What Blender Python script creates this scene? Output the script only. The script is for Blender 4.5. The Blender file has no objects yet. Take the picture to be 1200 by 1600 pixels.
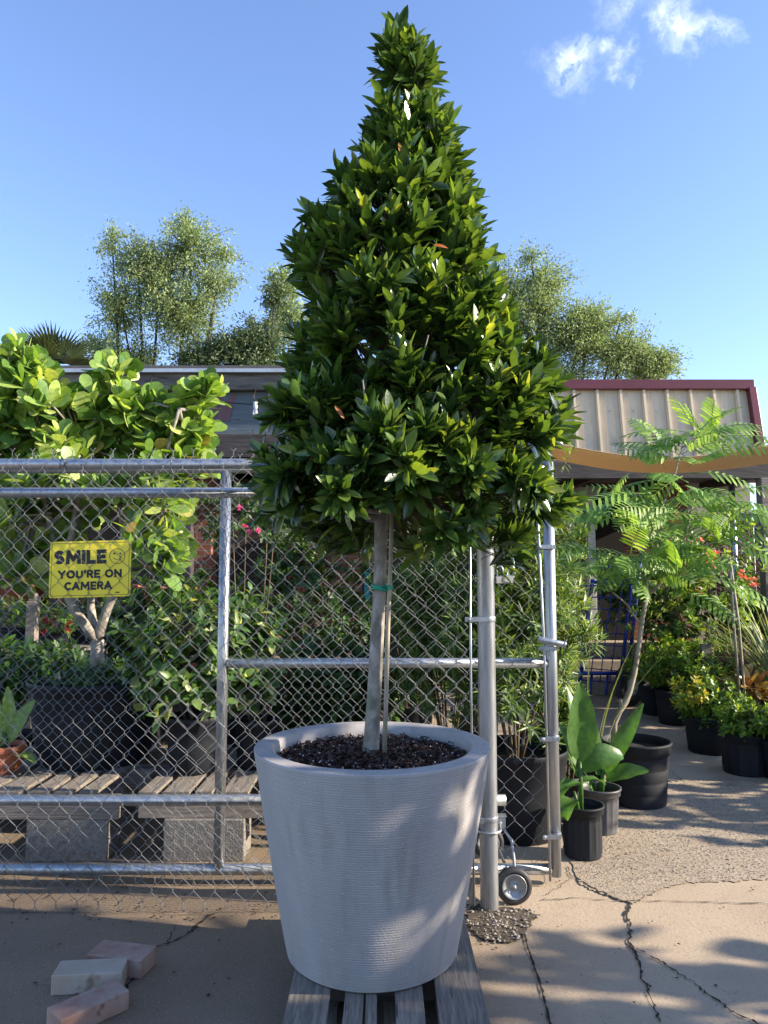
import bpy, math, random
import numpy as np
from mathutils import Vector, Matrix
random.seed(7); rng = np.random.default_rng(11)
R = math.radians
scene = bpy.context.scene
C = scene.collection

# ---------------------------------------------------------------- camera
CAMH, PITCH, FPX = 1.4, R(5.0), 1155.0
cam_d = bpy.data.cameras.new("camera"); cam = bpy.data.objects.new("camera", cam_d); C.objects.link(cam)
cam.location = (0, 0, CAMH); cam.rotation_euler = (R(90) + PITCH, 0, 0)
cam_d.sensor_fit = 'VERTICAL'; cam_d.sensor_height = 36; cam_d.lens = 36 * FPX / 1600
cam_d.clip_start = .05; cam_d.clip_end = 2000
scene.camera = cam
scene.view_settings.view_transform = 'Standard'; scene.view_settings.look = 'None'
scene.view_settings.exposure = 1.36; scene.view_settings.gamma = 1.0

# ---------------------------------------------------------------- light
SUN_EL, SUN_FRONT = R(24), R(7)          # low sun from the right, a little to the camera's side
sdir = Vector((math.cos(SUN_EL) * math.cos(SUN_FRONT), -math.cos(SUN_EL) * math.sin(SUN_FRONT), math.sin(SUN_EL)))
sl = bpy.data.lights.new("sun", 'SUN'); sl.energy = 5.0; sl.angle = R(.6); sl.color = (1.0, .86, .68)
so = bpy.data.objects.new("sun", sl); C.objects.link(so)
so.rotation_euler = sdir.to_track_quat('Z', 'Y').to_euler(); so.location = (8, -2, 6)

def at(px, py, Y):
    """point on the plane y = Y seen at photo pixel (px, py)"""
    a, u = (px - 600) / FPX, -(py - 800) / FPX
    d = Vector((a, math.cos(PITCH) - u * math.sin(PITCH), math.sin(PITCH) + u * math.cos(PITCH)))
    t = Y / d.y
    return Vector((d.x * t, Y, CAMH + d.z * t))
def gr(px, py, z=0.0):
    a, u = (px - 600) / FPX, -(py - 800) / FPX
    d = Vector((a, math.cos(PITCH) - u * math.sin(PITCH), math.sin(PITCH) + u * math.cos(PITCH)))
    t = (z - CAMH) / d.z
    return Vector((d.x * t, d.y * t, z))

w = bpy.data.worlds.new("World"); scene.world = w; w.use_nodes = True
nt = w.node_tree; N = nt.nodes; L = nt.links; N.clear()
out = N.new('ShaderNodeOutputWorld'); bg = N.new('ShaderNodeBackground'); sky = N.new('ShaderNodeTexSky')
sky.sky_type = 'NISHITA'; sky.sun_disc = False; sky.sun_elevation = SUN_EL
sky.sun_rotation = math.atan2(sdir.x, sdir.y); sky.air_density = 1.0; sky.dust_density = .35; sky.ozone_density = 1.4
bg.inputs['Strength'].default_value = .113
tc = N.new('ShaderNodeTexCoord')
nz = N.new('ShaderNodeTexNoise'); nz.inputs['Scale'].default_value = 9; nz.inputs['Detail'].default_value = 7; nz.inputs['Roughness'].default_value = .62
L.new(tc.outputs['Generated'], nz.inputs['Vector'])
sub = N.new('ShaderNodeVectorMath'); sub.operation = 'SUBTRACT'; sub.inputs[1].default_value = (.5, .5, .5)
L.new(nz.outputs['Color'], sub.inputs[0])
sc_ = N.new('ShaderNodeVectorMath'); sc_.operation = 'SCALE'; sc_.inputs['Scale'].default_value = .15
L.new(sub.outputs[0], sc_.inputs[0])
ad = N.new('ShaderNodeVectorMath'); ad.operation = 'ADD'; L.new(tc.outputs['Generated'], ad.inputs[0]); L.new(sc_.outputs[0], ad.inputs[1])
prev = None
for px, py, r, k in [(888, 112, .040, 1), (925, 92, .022, .7), (955, 100, .026, .85), (985, 125, .022, .7), (1045, 40, .036, .95), (1075, 58, .040, 1), (1108, 66, .034, 1),
                     (960, 8, .040, .55), (900, 70, .02, .45), (1060, 0, .04, .4), (925, 8, .03, .45)]:
    c = (at(px, py, 10) - Vector((0, 0, CAMH))).normalized()
    ds = N.new('ShaderNodeVectorMath'); ds.operation = 'DISTANCE'; L.new(ad.outputs[0], ds.inputs[0]); ds.inputs[1].default_value = c
    mr = N.new('ShaderNodeMapRange'); mr.interpolation_type = 'SMOOTHSTEP'; L.new(ds.outputs['Value'], mr.inputs['Value'])
    mr.inputs['From Min'].default_value = 0; mr.inputs['From Max'].default_value = r * 1.05; mr.inputs['To Min'].default_value = k; mr.inputs['To Max'].default_value = 0
    if prev is None: prev = mr.outputs[0]
    else:
        mx = N.new('ShaderNodeMath'); mx.operation = 'MAXIMUM'; L.new(prev, mx.inputs[0]); L.new(mr.outputs[0], mx.inputs[1]); prev = mx.outputs[0]
nz2 = N.new('ShaderNodeTexNoise'); nz2.inputs['Scale'].default_value = 26; nz2.inputs['Detail'].default_value = 6; nz2.inputs['Roughness'].default_value = .6
L.new(ad.outputs[0], nz2.inputs['Vector'])
m2 = N.new('ShaderNodeMapRange'); L.new(nz2.outputs[0], m2.inputs['Value']); m2.inputs['From Min'].default_value = .38; m2.inputs['From Max'].default_value = .68
mm = N.new('ShaderNodeMath'); mm.operation = 'MULTIPLY'; L.new(prev, mm.inputs[0]); L.new(m2.outputs[0], mm.inputs[1])
mixc = N.new('ShaderNodeMix'); mixc.data_type = 'RGBA'; mixc.inputs['B'].default_value = (5.4, 5.9, 6.8, 1)
L.new(mm.outputs[0], mixc.inputs['Factor']); skm = N.new('ShaderNodeMix'); skm.data_type = 'RGBA'; skm.blend_type = 'MULTIPLY'; skm.inputs['Factor'].default_value = 1; skm.inputs['B'].default_value = (1.0, 1.05, 1.27, 1); skm.clamp_result = False
L.new(sky.outputs[0], skm.inputs['A']); L.new(skm.outputs['Result'], mixc.inputs['A'])
L.new(mixc.outputs['Result'], bg.inputs[0]); L.new(bg.outputs[0], out.inputs[0])

# ---------------------------------------------------------------- helpers
WL = {}
def tag(o, label=None, cat=None, group=None, kind=None):
    if label: o['label'] = label
    if cat: o['category'] = cat
    if group: o['group'] = group
    if kind: o['kind'] = kind
    return o
def thing(name, label, cat, loc=(0, 0, 0), group=None, rz=0):
    o = bpy.data.objects.new(name, None); C.objects.link(o); o.location = loc; o.rotation_euler = (0, 0, rz)
    o.empty_display_size = .1
    WL[o.name] = Vector(loc)
    return tag(o, label, cat, group)
def link_mesh(name, me, mat, parent, local):
    o = bpy.data.objects.new(name, me); C.objects.link(o)
    if mat: me.materials.append(mat)
    if parent is not None:
        o.parent = parent
        off = WL.get(parent.name, Vector())
        WL[o.name] = off
        if not local and off.length > 0: me.transform(Matrix.Translation(-off))
    else: WL[o.name] = Vector()
    return o
def np_mesh(name, V, F, mat, parent=None, local=False, smooth=True):
    V = np.asarray(V, dtype=np.float32); F = np.asarray(F, dtype=np.int32)
    me = bpy.data.meshes.new(name); n, k = F.shape
    me.vertices.add(len(V)); me.vertices.foreach_set('co', V.ravel())
    me.loops.add(n * k); me.loops.foreach_set('vertex_index', F.ravel())
    me.polygons.add(n); me.polygons.foreach_set('loop_start', np.arange(0, n * k, k, dtype=np.int32))
    me.polygons.foreach_set('loop_total', np.full(n, k, dtype=np.int32))
    me.update(calc_edges=True); me.validate()
    if smooth: me.polygons.foreach_set('use_smooth', np.ones(len(me.polygons), dtype=bool))
    return link_mesh(name, me, mat, parent, local)

def frame(d):
    d = Vector(d).normalized()
    a = Vector((0, 0, 1)) if abs(d.z) < .9 else Vector((1, 0, 0))
    x = d.cross(a).normalized(); return x, x.cross(d).normalized(), d

class MB:
    def __init__(s): s.v = []; s.f = []; s.sm = []
    def add(s, vs, fs, sm=False):
        o = len(s.v); s.v += [tuple(v) for v in vs]; s.f += [tuple(i + o for i in f) for f in fs]; s.sm += [sm] * len(fs); return s
    def box(s, c, d, rz=0, M=None):
        vs = [Vector((sx * d[0] / 2, sy * d[1] / 2, sz * d[2] / 2)) for sz in (-1, 1) for sy in (-1, 1) for sx in (-1, 1)]
        m = M if M is not None else Matrix.Rotation(rz, 3, 'Z')
        vs = [m @ v + Vector(c) for v in vs]
        return s.add(vs, [(0, 2, 3, 1), (4, 5, 7, 6), (0, 1, 5, 4), (2, 6, 7, 3), (0, 4, 6, 2), (1, 3, 7, 5)])
    def span(s, a, b, wx, wz):
        a, b = Vector(a), Vector(b); x, y, d = frame(b - a)
        M = Matrix((x, d, y)).transposed(); return s.box((a + b) / 2, (wx, (b - a).length, wz), M=M)
    def tube(s, pts, r, n=8, caps=True):
        pts = [Vector(p) for p in pts]; k = len(pts)
        rs = r if isinstance(r, (list, tuple)) else [r] * k
        x, y, d = frame(pts[1] - pts[0]); vs = []
        for i, p in enumerate(pts):
            t = (pts[min(i + 1, k - 1)] - pts[max(i - 1, 0)])
            if t.length < 1e-9: t = d
            t.normalize(); x = (x - t * x.dot(t)); x = x.normalized() if x.length > 1e-6 else frame(t)[0]
            y = t.cross(x)
            for j in range(n):
                a = 2 * math.pi * j / n; vs.append(p + (x * math.cos(a) + y * math.sin(a)) * rs[i])
        fs = [(i * n + j, i * n + (j + 1) % n, (i + 1) * n + (j + 1) % n, (i + 1) * n + j) for i in range(k - 1) for j in range(n)]
        s.add(vs, fs, True)
        if caps:
            o = len(s.v) - n * k
            s.f.append(tuple(o + j for j in reversed(range(n)))); s.sm.append(False)
            s.f.append(tuple(o + (k - 1) * n + j for j in range(n))); s.sm.append(False)
        return s
    def lathe(s, prof, n=48, c=(0, 0, 0), mod=None, axis='Z', close=False):
        vs = []
        for i, (r, z) in enumerate(prof):
            for j in range(n):
                a = 2 * math.pi * j / n; rr = r * (mod(a, z, i) if mod else 1)
                p = (rr * math.cos(a), rr * math.sin(a), z)
                if axis == 'Y': p = (p[0], p[2], p[1])
                vs.append((p[0] + c[0], p[1] + c[1], p[2] + c[2]))
        k = len(prof)
        fs = [(i * n + j, i * n + (j + 1) % n, (i + 1) * n + (j + 1) % n, (i + 1) * n + j) for i in range(k - 1) for j in range(n)]
        if close: fs += [((k - 1) * n + j, (k - 1) * n + (j + 1) % n, (j + 1) % n, j) for j in range(n)]
        return s.add(vs, fs, True)
    def disc(s, r, z, n=40, c=(0, 0), mod=None):
        vs = [(c[0], c[1], z)] + [(c[0] + r * math.cos(2 * math.pi * j / n), c[1] + r * math.sin(2 * math.pi * j / n), z) for j in range(n)]
        return s.add(vs, [(0, 1 + j, 1 + (j + 1) % n) for j in range(n)])
    def ico(s, c, r, sub=0, sq=(1, 1, 1), jit=0):
        t = (1 + 5 ** .5) / 2
        vs = [Vector(v).normalized() for v in [(-1, t, 0), (1, t, 0), (-1, -t, 0), (1, -t, 0), (0, -1, t), (0, 1, t), (0, -1, -t), (0, 1, -t), (t, 0, -1), (t, 0, 1), (-t, 0, -1), (-t, 0, 1)]]
        fs = [(0, 11, 5), (0, 5, 1), (0, 1, 7), (0, 7, 10), (0, 10, 11), (1, 5, 9), (5, 11, 4), (11, 10, 2), (10, 7, 6), (7, 1, 8), (3, 9, 4), (3, 4, 2), (3, 2, 6), (3, 6, 8), (3, 8, 9), (4, 9, 5), (2, 4, 11), (6, 2, 10), (8, 6, 7), (9, 8, 1)]
        vs = [Vector((v.x * sq[0], v.y * sq[1], v.z * sq[2])) * r * (1 + random.uniform(-jit, jit)) + Vector(c) for v in vs]
        return s.add(vs, fs)
    def build(s, name, mat, parent=None, bevel=0, local=False, seg=2):
        me = bpy.data.meshes.new(name); me.from_pydata(s.v, [], s.f); me.update()
        me.polygons.foreach_set('use_smooth', s.sm)
        o = link_mesh(name, me, mat, parent, local)
        if bevel:
            b = o.modifiers.new('bevel', 'BEVEL'); b.width = bevel; b.segments = seg; b.limit_method = 'ANGLE'; b.angle_limit = R(40)
        return o

# ---------------------------------------------------------------- materials
def nodes(name):
    m = bpy.data.materials.new(name); m.use_nodes = True; t = m.node_tree
    return m, t, t.nodes['Principled BSDF'], t.nodes['Material Output']
def mat(name, c1, c2=None, rough=.6, metal=0, scale=8, detail=5, bump=0, bscale=None, stretch=(1, 1, 1), lo=.35, hi=.65, spec=.5, extra=None, coat=0):
    m, t, p, o = nodes(name); n, l = t.nodes, t.links
    p.inputs['Roughness'].default_value = rough; p.inputs['Metallic'].default_value = metal
    p.inputs['Specular IOR Level'].default_value = spec
    if coat: p.inputs['Coat Weight'].default_value = coat
    tcn = n.new('ShaderNodeTexCoord'); mp = n.new('ShaderNodeMapping'); mp.inputs['Scale'].default_value = stretch
    l.new(tcn.outputs['Object'], mp.inputs[0])
    col = None
    if c2:
        z = n.new('ShaderNodeTexNoise'); z.inputs['Scale'].default_value = scale; z.inputs['Detail'].default_value = detail; z.inputs['Roughness'].default_value = .6
        l.new(mp.outputs[0], z.inputs['Vector'])
        mr = n.new('ShaderNodeMapRange'); mr.inputs['From Min'].default_value = lo; mr.inputs['From Max'].default_value = hi; l.new(z.outputs[0], mr.inputs[0])
        mx = n.new('ShaderNodeMix'); mx.data_type = 'RGBA'; l.new(mr.outputs[0], mx.inputs['Factor'])
        mx.inputs['A'].default_value = (*c1, 1); mx.inputs['B'].default_value = (*c2, 1); col = mx.outputs['Result']
        if extra:   # (colour, scale, threshold) dark or light specks
            for ec, es, th in extra:
                z2 = n.new('ShaderNodeTexNoise'); z2.inputs['Scale'].default_value = es; z2.inputs['Detail'].default_value = 3; l.new(mp.outputs[0], z2.inputs['Vector'])
                m3 = n.new('ShaderNodeMapRange'); m3.inputs['From Min'].default_value = th; m3.inputs['From Max'].default_value = th + .06; l.new(z2.outputs[0], m3.inputs[0])
                x3 = n.new('ShaderNodeMix'); x3.data_type = 'RGBA'; l.new(m3.outputs[0], x3.inputs['Factor']); l.new(col, x3.inputs['A']); x3.inputs['B'].default_value = (*ec, 1); col = x3.outputs['Result']
        l.new(col, p.inputs['Base Color'])
    else: p.inputs['Base Color'].default_value = (*c1, 1)
    if bump:
        zb = n.new('ShaderNodeTexNoise'); zb.inputs['Scale'].default_value = bscale or scale * 4; zb.inputs['Detail'].default_value = 6; l.new(mp.outputs[0], zb.inputs['Vector'])
        b = n.new('ShaderNodeBump'); b.inputs['Strength'].default_value = 1; b.inputs['Distance'].default_value = bump; l.new(zb.outputs[0], b.inputs['Height']); l.new(b.outputs[0], p.inputs['Normal'])
    return m
def leafmat(name, cols, rough=.42, trans=.3, tcol=None, spec=.5, veins=False):
    """cols: list of (position, colour) looked up per leaf"""
    m, t, p, o = nodes(name); n, l = t.nodes, t.links
    g = n.new('ShaderNodeNewGeometry'); cr = n.new('ShaderNodeValToRGB'); e = cr.color_ramp.elements
    e[0].position, e[0].color = cols[0][0], (*cols[0][1], 1); e[1].position, e[1].color = cols[-1][0], (*cols[-1][1], 1)
    for q, c in cols[1:-1]:
        x = e.new(q); x.color = (*c, 1)
    l.new(g.outputs['Random Per Island'], cr.inputs[0])
    tq = n.new('ShaderNodeTexCoord'); zq = n.new('ShaderNodeTexNoise'); zq.inputs['Scale'].default_value = 45; zq.inputs['Detail'].default_value = 4; l.new(tq.outputs['Object'], zq.inputs['Vector'])
    mq = n.new('ShaderNodeMapRange'); mq.inputs[1].default_value = .3; mq.inputs[2].default_value = .7; mq.inputs[3].default_value = .78; mq.inputs[4].default_value = 1.2; l.new(zq.outputs[0], mq.inputs[0])
    hv = n.new('ShaderNodeHueSaturation'); l.new(cr.outputs[0], hv.inputs['Color']); l.new(mq.outputs[0], hv.inputs['Value']); cr = hv
    l.new(cr.outputs[0], p.inputs['Base Color'])
    bq = n.new('ShaderNodeBump'); bq.inputs['Distance'].default_value = .002; bq.inputs['Strength'].default_value = .5; l.new(zq.outputs[0], bq.inputs['Height']); l.new(bq.outputs[0], p.inputs['Normal'])
    p.inputs['Roughness'].default_value = rough; p.inputs['Specular IOR Level'].default_value = spec
    tr = n.new('ShaderNodeBsdfTranslucent'); mx = n.new('ShaderNodeMixShader'); mx.inputs[0].default_value = trans
    mu = n.new('ShaderNodeMix'); mu.data_type = 'RGBA'; mu.blend_type = 'MULTIPLY'; mu.inputs['Factor'].default_value = 1
    l.new(cr.outputs[0], mu.inputs['A']); mu.inputs['B'].default_value = (*(tcol or (2.6, 2.3, .8)), 1); mu.clamp_result = False
    l.new(mu.outputs['Result'], tr.inputs['Color']); l.new(p.outputs[0], mx.inputs[1]); l.new(tr.outputs[0], mx.inputs[2]); l.new(mx.outputs[0], o.inputs['Surface'])
    return m

M = {}
M['galv'] = mat('galvanised steel', (.46, .49, .52), (.33, .35, .38), rough=.42, metal=.85, scale=14, stretch=(5, 5, .6), bump=.0003, bscale=60, extra=[((.22, .2, .17), 5, .66)])
M['wire'] = mat('fence wire', (.21, .225, .24), (.13, .14, .15), rough=.6, metal=.35, scale=20)
M['black_pot'] = mat('black nursery plastic', (.005, .007, .011), (.011, .014, .02), rough=.66, scale=6, spec=.35, bump=.0006, bscale=30, extra=[((.035, .035, .036), 9, .68)])
M['grey_pot'] = mat('sun faded pot plastic', (.05, .052, .058), (.09, .092, .1), rough=.5, scale=7, bump=.0006, bscale=30)
M['soil'] = mat('dark potting soil', (.007, .005, .004), (.02, .013, .009), rough=.9, scale=40, bump=.008, bscale=60)
M['wood'] = mat('weathered grey wood', (.24, .21, .175), (.115, .098, .08), rough=.85, scale=7, detail=9, stretch=(16, 1.1, 16), bump=.003, bscale=10, extra=[((.045, .036, .03), 4, .64)])
M['woodx'] = mat('weathered grey board', (.27, .23, .19), (.14, .12, .1), rough=.8, scale=5, stretch=(1, 14, 14), bump=.003, bscale=10)
M['woodtan'] = mat('tan lumber', (.42, .28, .15), (.3, .19, .1), rough=.7, scale=6, stretch=(1, 10, 10), bump=.002)
M['darkwood'] = mat('dark stained beam', (.075, .062, .055), (.03, .025, .023), rough=.75, scale=4, stretch=(1, 12, 12), bump=.004, bscale=8)
M['planter'] = None
M['fascia'] = mat('weathered fascia timber', (.16, .145, .13), (.075, .068, .062), rough=.8, scale=3, stretch=(1, 10, 12), bump=.004, bscale=9, extra=[((.03, .027, .025), 3, .64)])
M['brownboard'] = mat('reddish brown board', (.2, .09, .05), (.11, .055, .035), rough=.8, scale=5, stretch=(1, 10, 10), bump=.002)
M['leaf'] = leafmat('laurel leaf', [(0, (.02, .048, .015)), (.4, (.038, .085, .02)), (.75, (.085, .155, .034)), (1, (.14, .22, .04))], rough=.27, trans=.27, spec=.7)
M['young'] = leafmat('young and sunlit laurel leaf', [(0, (.10, .17, .03)), (.6, (.17, .25, .045)), (1, (.27, .3, .06))], rough=.34, trans=.35)  # new growth, also stands in for sunlit leaves on the sunny side
M['clusia'] = leafmat('paddle leaf', [(0, (.07, .15, .03)), (.4, (.16, .28, .055)), (.8, (.30, .42, .1)), (.97, (.46, .52, .16)), (1, (.38, .26, .08))], rough=.42, trans=.33, tcol=(1.9, 1.8, .8))
M['orange'] = leafmat('old orange leaf', [(0, (.3, .075, .015)), (1, (.38, .13, .02))], rough=.5, trans=.2, tcol=(1, 1, 1))
M['podo'] = leafmat('podocarpus leaf', [(0, (.035, .085, .02)), (.5, (.09, .16, .035)), (1, (.2, .28, .07))], rough=.45, trans=.25)
M['gard'] = leafmat('variegated leaf', [(0, (.03, .08, .02)), (.5, (.06, .14, .03)), (.8, (.14, .23, .06)), (1, (.42, .46, .2))], rough=.4, trans=.3)
M['dark'] = leafmat('dark green leaf', [(0, (.02, .05, .012)), (.6, (.04, .1, .02)), (1, (.08, .16, .03))], rough=.5, trans=.25)
M['bright'] = leafmat('bright green leaf', [(0, (.05, .12, .018)), (.6, (.12, .23, .03)), (1, (.28, .38, .06))], rough=.42, trans=.3)
M['yellow'] = leafmat('yellow green leaf', [(0, (.12, .2, .02)), (.5, (.35, .36, .04)), (1, (.5, .42, .05))], rough=.45, trans=.3)
M['poin'] = leafmat('fern like leaflet', [(0, (.10, .21, .035)), (.6, (.18, .33, .055)), (1, (.3, .45, .09))], rough=.5, trans=.3, tcol=(1.9, 1.7, .8))
M['canna'] = leafmat('canna leaf', [(0, (.05, .125, .03)), (1, (.085, .18, .04))], rough=.38, trans=.35, tcol=(1.8, 1.9, .7))
M['pale'] = leafmat('pale wispy leaf', [(0, (.15, .21, .085)), (.5, (.21, .285, .12)), (1, (.29, .37, .17))], rough=.6, trans=.3, tcol=(1.5, 1.5, .8))
M['pale_dark'] = leafmat('olive distant leaf', [(0, (.05, .085, .035)), (.5, (.08, .125, .05)), (1, (.13, .18, .075))], rough=.6, trans=.25, tcol=(1.5, 1.5, .8))
M['shade_leaf'] = leafmat('hedge leaf', [(0, (.03, .07, .015)), (1, (.07, .13, .03))], rough=.6, trans=.1)
M['pink'] = leafmat('pink petal', [(0, (.75, .04, .22)), (1, (.9, .1, .3))], rough=.5, trans=.3, tcol=(1, 1, 1))
M['coral'] = leafmat('coral petal', [(0, (.8, .1, .05)), (1, (.95, .3, .14))], rough=.5, trans=.3, tcol=(1, 1, 1))
M['redleaf'] = leafmat('red leaf', [(0, (.25, .01, .01)), (1, (.6, .04, .04))], rough=.45, trans=.3, tcol=(1, 1, 1))
M['croton'] = leafmat('croton leaf', [(0, (.05, .12, .02)), (.35, (.25, .06, .02)), (.65, (.5, .33, .05)), (1, (.65, .5, .2))], rough=.35, trans=.25, tcol=(1.2, 1.2, .8))
M['grass'] = leafmat('striped grass blade', [(0, (.12, .18, .06)), (.6, (.25, .3, .12)), (1, (.45, .47, .25))], rough=.5, trans=.3, tcol=(1.4, 1.4, .8))
M['palm'] = leafmat('palm blade', [(0, (.03, .05, .025)), (1, (.07, .1, .04))], rough=.5, trans=.15)
M['bark'] = mat('grey brown bark', (.33, .30, .25), (.16, .14, .115), rough=.85, scale=16, stretch=(1, 1, .7), bump=.006, bscale=28, lo=.4, hi=.6, extra=[((.12, .14, .09), 6, .58), ((.42, .4, .36), 22, .62)])
M['twig'] = mat('young twig bark', (.12, .085, .05), (.06, .05, .03), rough=.8, scale=20)
M['palebark'] = mat('pale bark', (.38, .33, .25), (.2, .17, .12), rough=.85, scale=14, bump=.003, bscale=40)
M['darkbark'] = mat('dark distant bark', (.07, .06, .05), (.04, .035, .03), rough=.9, scale=5)
M['bamboo'] = mat('weathered bamboo stake', (.40, .34, .25), (.22, .19, .14), rough=.6, scale=12, stretch=(1, 1, .3))
M['tie'] = mat('green plastic tape', (.0, .22, .13), (.0, .3, .18), rough=.4, scale=30)
M['rubber'] = mat('black tyre rubber', (.018, .019, .022), (.03, .03, .033), rough=.6, scale=20)
M['rim'] = mat('zinc wheel rim', (.42, .45, .48), (.28, .3, .32), rough=.45, metal=.6, scale=20)
M['blue'] = mat('blue enamelled steel', (.01, .035, .28), (.008, .02, .15), rough=.4, scale=12)
M['cinder'] = mat('cinder block', (.24, .225, .2), (.13, .12, .11), rough=.95, scale=40, bump=.006, bscale=120, extra=[((.07, .065, .06), 90, .62)])
M['terracotta'] = mat('terracotta', (.42, .13, .06), (.27, .08, .04), rough=.75, scale=8, bump=.001)
M['brickred'] = mat('chalky red paver', (.30, .165, .12), (.37, .275, .225), rough=.9, scale=14, bump=.002, bscale=50, extra=[((.2, .08, .05), 10, .63)])
M['brickpale'] = mat('pale lime paver', (.38, .30, .225), (.43, .365, .30), rough=.9, scale=10, bump=.002, bscale=50, extra=[((.2, .13, .07), 7, .62)])
M['sign'] = mat('yellow sign plate', (.93, .76, .03), (.88, .71, .03), rough=.35, scale=3, spec=.5)
M['ink'] = mat('black print', (.008, .008, .012), rough=.5)
M['brass'] = mat('padlock steel', (.6, .58, .55), (.5, .47, .42), rough=.25, metal=.9, scale=30)
M['teal'] = mat('teal painted metal', (.0, .16, .22), (.0, .12, .17), rough=.5, scale=10)
M['maroon'] = mat('maroon metal trim', (.125, .018, .028), (.10, .014, .022), rough=.4, scale=4)
M['beige'] = mat('beige roof panel', (.58, .48, .33), (.5, .42, .29), rough=.45, scale=3, extra=[((.36, .3, .22), 2.5, .64)])
M['sail'] = None
M['white'] = mat('white painted frame', (.62, .62, .6), (.5, .5, .48), rough=.5, scale=6)
M['stucco'] = mat('pale grey stucco', (.42, .41, .38), (.36, .35, .33), rough=.9, scale=5, bump=.002)
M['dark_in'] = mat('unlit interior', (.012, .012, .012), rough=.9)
M['mural'] = mat('slate blue painted boards', (.075, .10, .12), (.10, .13, .15), rough=.7, scale=5, stretch=(1, 4, 8), bump=.006, bscale=6, extra=[((.03, .035, .04), 6, .66)])
M['mural_red'] = mat('faded red paint', (.17, .075, .085), (.12, .07, .08), rough=.7, scale=8, stretch=(1, 4, 8), bump=.004)
M['shingle'] = mat('grey roof felt', (.1, .1, .1), (.07, .07, .07), rough=.9, scale=10)
M['drip'] = mat('pale metal flashing', (.5, .52, .55), (.4, .42, .45), rough=.4, metal=.5, scale=10)
M['slat'] = mat('dark red privacy slat', (.16, .03, .035), (.11, .02, .025), rough=.5, scale=4)
M['crack'] = mat('crack filled with dark dirt', (.012, .01, .008), (.03, .025, .02), rough=1, scale=30)
M['dirt'] = mat('dark damp dirt', (.035, .028, .02), (.09, .07, .05), rough=.95, scale=14, bump=.012, bscale=30)
M['pebble'] = mat('pebbles', (.16, .14, .115), (.34, .31, .27), rough=.85, scale=20)
M['chip'] = leafmat('bark mulch chip', [(0, (.014, .007, .004)), (.6, (.05, .022, .013)), (1, (.12, .055, .034))], rough=.7, trans=0)
M['perlite'] = mat('white perlite', (.7, .68, .66), rough=.8)
M['ceramic'] = mat('purple and green glazed ceramic', (.14, .03, .16), (.02, .11, .09), rough=.25, scale=3, extra=[((.16, .07, .03), 3, .56)])
M['glass'] = None
M['card'] = mat('brown box board', (.5, .33, .19), (.42, .27, .15), rough=.8, scale=4)
M['cable'] = mat('black cable', (.01, .01, .01), rough=.5)
m, t, p, o = nodes('clear bulb glass'); p.inputs['Transmission Weight'].default_value = .8; p.inputs['Roughness'].default_value = .05; p.inputs['Base Color'].default_value = (.9, .9, .9, 1); M['glass'] = m

# tan shade cloth: lets some light through
m, t, p, o = nodes('tan shade cloth'); p.inputs['Base Color'].default_value = (.6, .48, .31, 1); p.inputs['Roughness'].default_value = .8
tr = t.nodes.new('ShaderNodeBsdfTranslucent'); tr.inputs[0].default_value = (.62, .46, .27, 1); mx = t.nodes.new('ShaderNodeMixShader'); mx.inputs[0].default_value = .45
t.links.new(p.outputs[0], mx.inputs[1]); t.links.new(tr.outputs[0], mx.inputs[2]); t.links.new(mx.outputs[0], o.inputs['Surface']); M['sail'] = m

# light grey layered planter with small pale specks
m, t, p, o = nodes('layered grey planter'); n, l = t.nodes, t.links
p.inputs['Roughness'].default_value = .6
tcn = n.new('ShaderNodeTexCoord'); mp = n.new('ShaderNodeMapping'); mp.inputs['Scale'].default_value = (1, 1, .35); l.new(tcn.outputs['Object'], mp.inputs[0])
z = n.new('ShaderNodeTexNoise'); z.inputs['Scale'].default_value = 7; z.inputs['Detail'].default_value = 6; l.new(mp.outputs[0], z.inputs['Vector'])
mr = n.new('ShaderNodeMapRange'); mr.inputs[1].default_value = .3; mr.inputs[2].default_value = .7; l.new(z.outputs[0], mr.inputs[0])
mx = n.new('ShaderNodeMix'); mx.data_type = 'RGBA'; mx.inputs['A'].default_value = (.315, .302, .298, 1); mx.inputs['B'].default_value = (.40, .385, .378, 1); l.new(mr.outputs[0], mx.inputs['Factor'])
mp2 = n.new('ShaderNodeMapping'); mp2.inputs['Scale'].default_value = (16, 16, 1.6); l.new(tcn.outputs['Object'], mp2.inputs[0]); z3 = n.new('ShaderNodeTexNoise'); z3.inputs['Scale'].default_value = 1; z3.inputs['Detail'].default_value = 5; l.new(mp2.outputs[0], z3.inputs['Vector'])
r3 = n.new('ShaderNodeMapRange'); r3.inputs[1].default_value = .52; r3.inputs[2].default_value = .75; r3.inputs[3].default_value = 0; r3.inputs[4].default_value = .55; l.new(z3.outputs[0], r3.inputs[0])
x3 = n.new('ShaderNodeMix'); x3.data_type = 'RGBA'; l.new(r3.outputs[0], x3.inputs['Factor']); l.new(mx.outputs['Result'], x3.inputs['A']); x3.inputs['B'].default_value = (.23, .205, .18, 1); mx = x3
vo = n.new('ShaderNodeTexVoronoi'); vo.inputs['Scale'].default_value = 60; l.new(tcn.outputs['Object'], vo.inputs['Vector'])
ms = n.new('ShaderNodeMapRange'); ms.inputs[1].default_value = .2; ms.inputs[2].default_value = .12; l.new(vo.outputs['Distance'], ms.inputs[0])
sep = n.new('ShaderNodeSeparateColor'); l.new(vo.outputs['Color'], sep.inputs[0])
gt = n.new('ShaderNodeMath'); gt.operation = 'GREATER_THAN'; gt.inputs[1].default_value = .72; l.new(sep.outputs[0], gt.inputs[0])
mu = n.new('ShaderNodeMath'); mu.operation = 'MULTIPLY'; l.new(ms.outputs[0], mu.inputs[0]); l.new(gt.outputs[0], mu.inputs[1])
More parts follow.
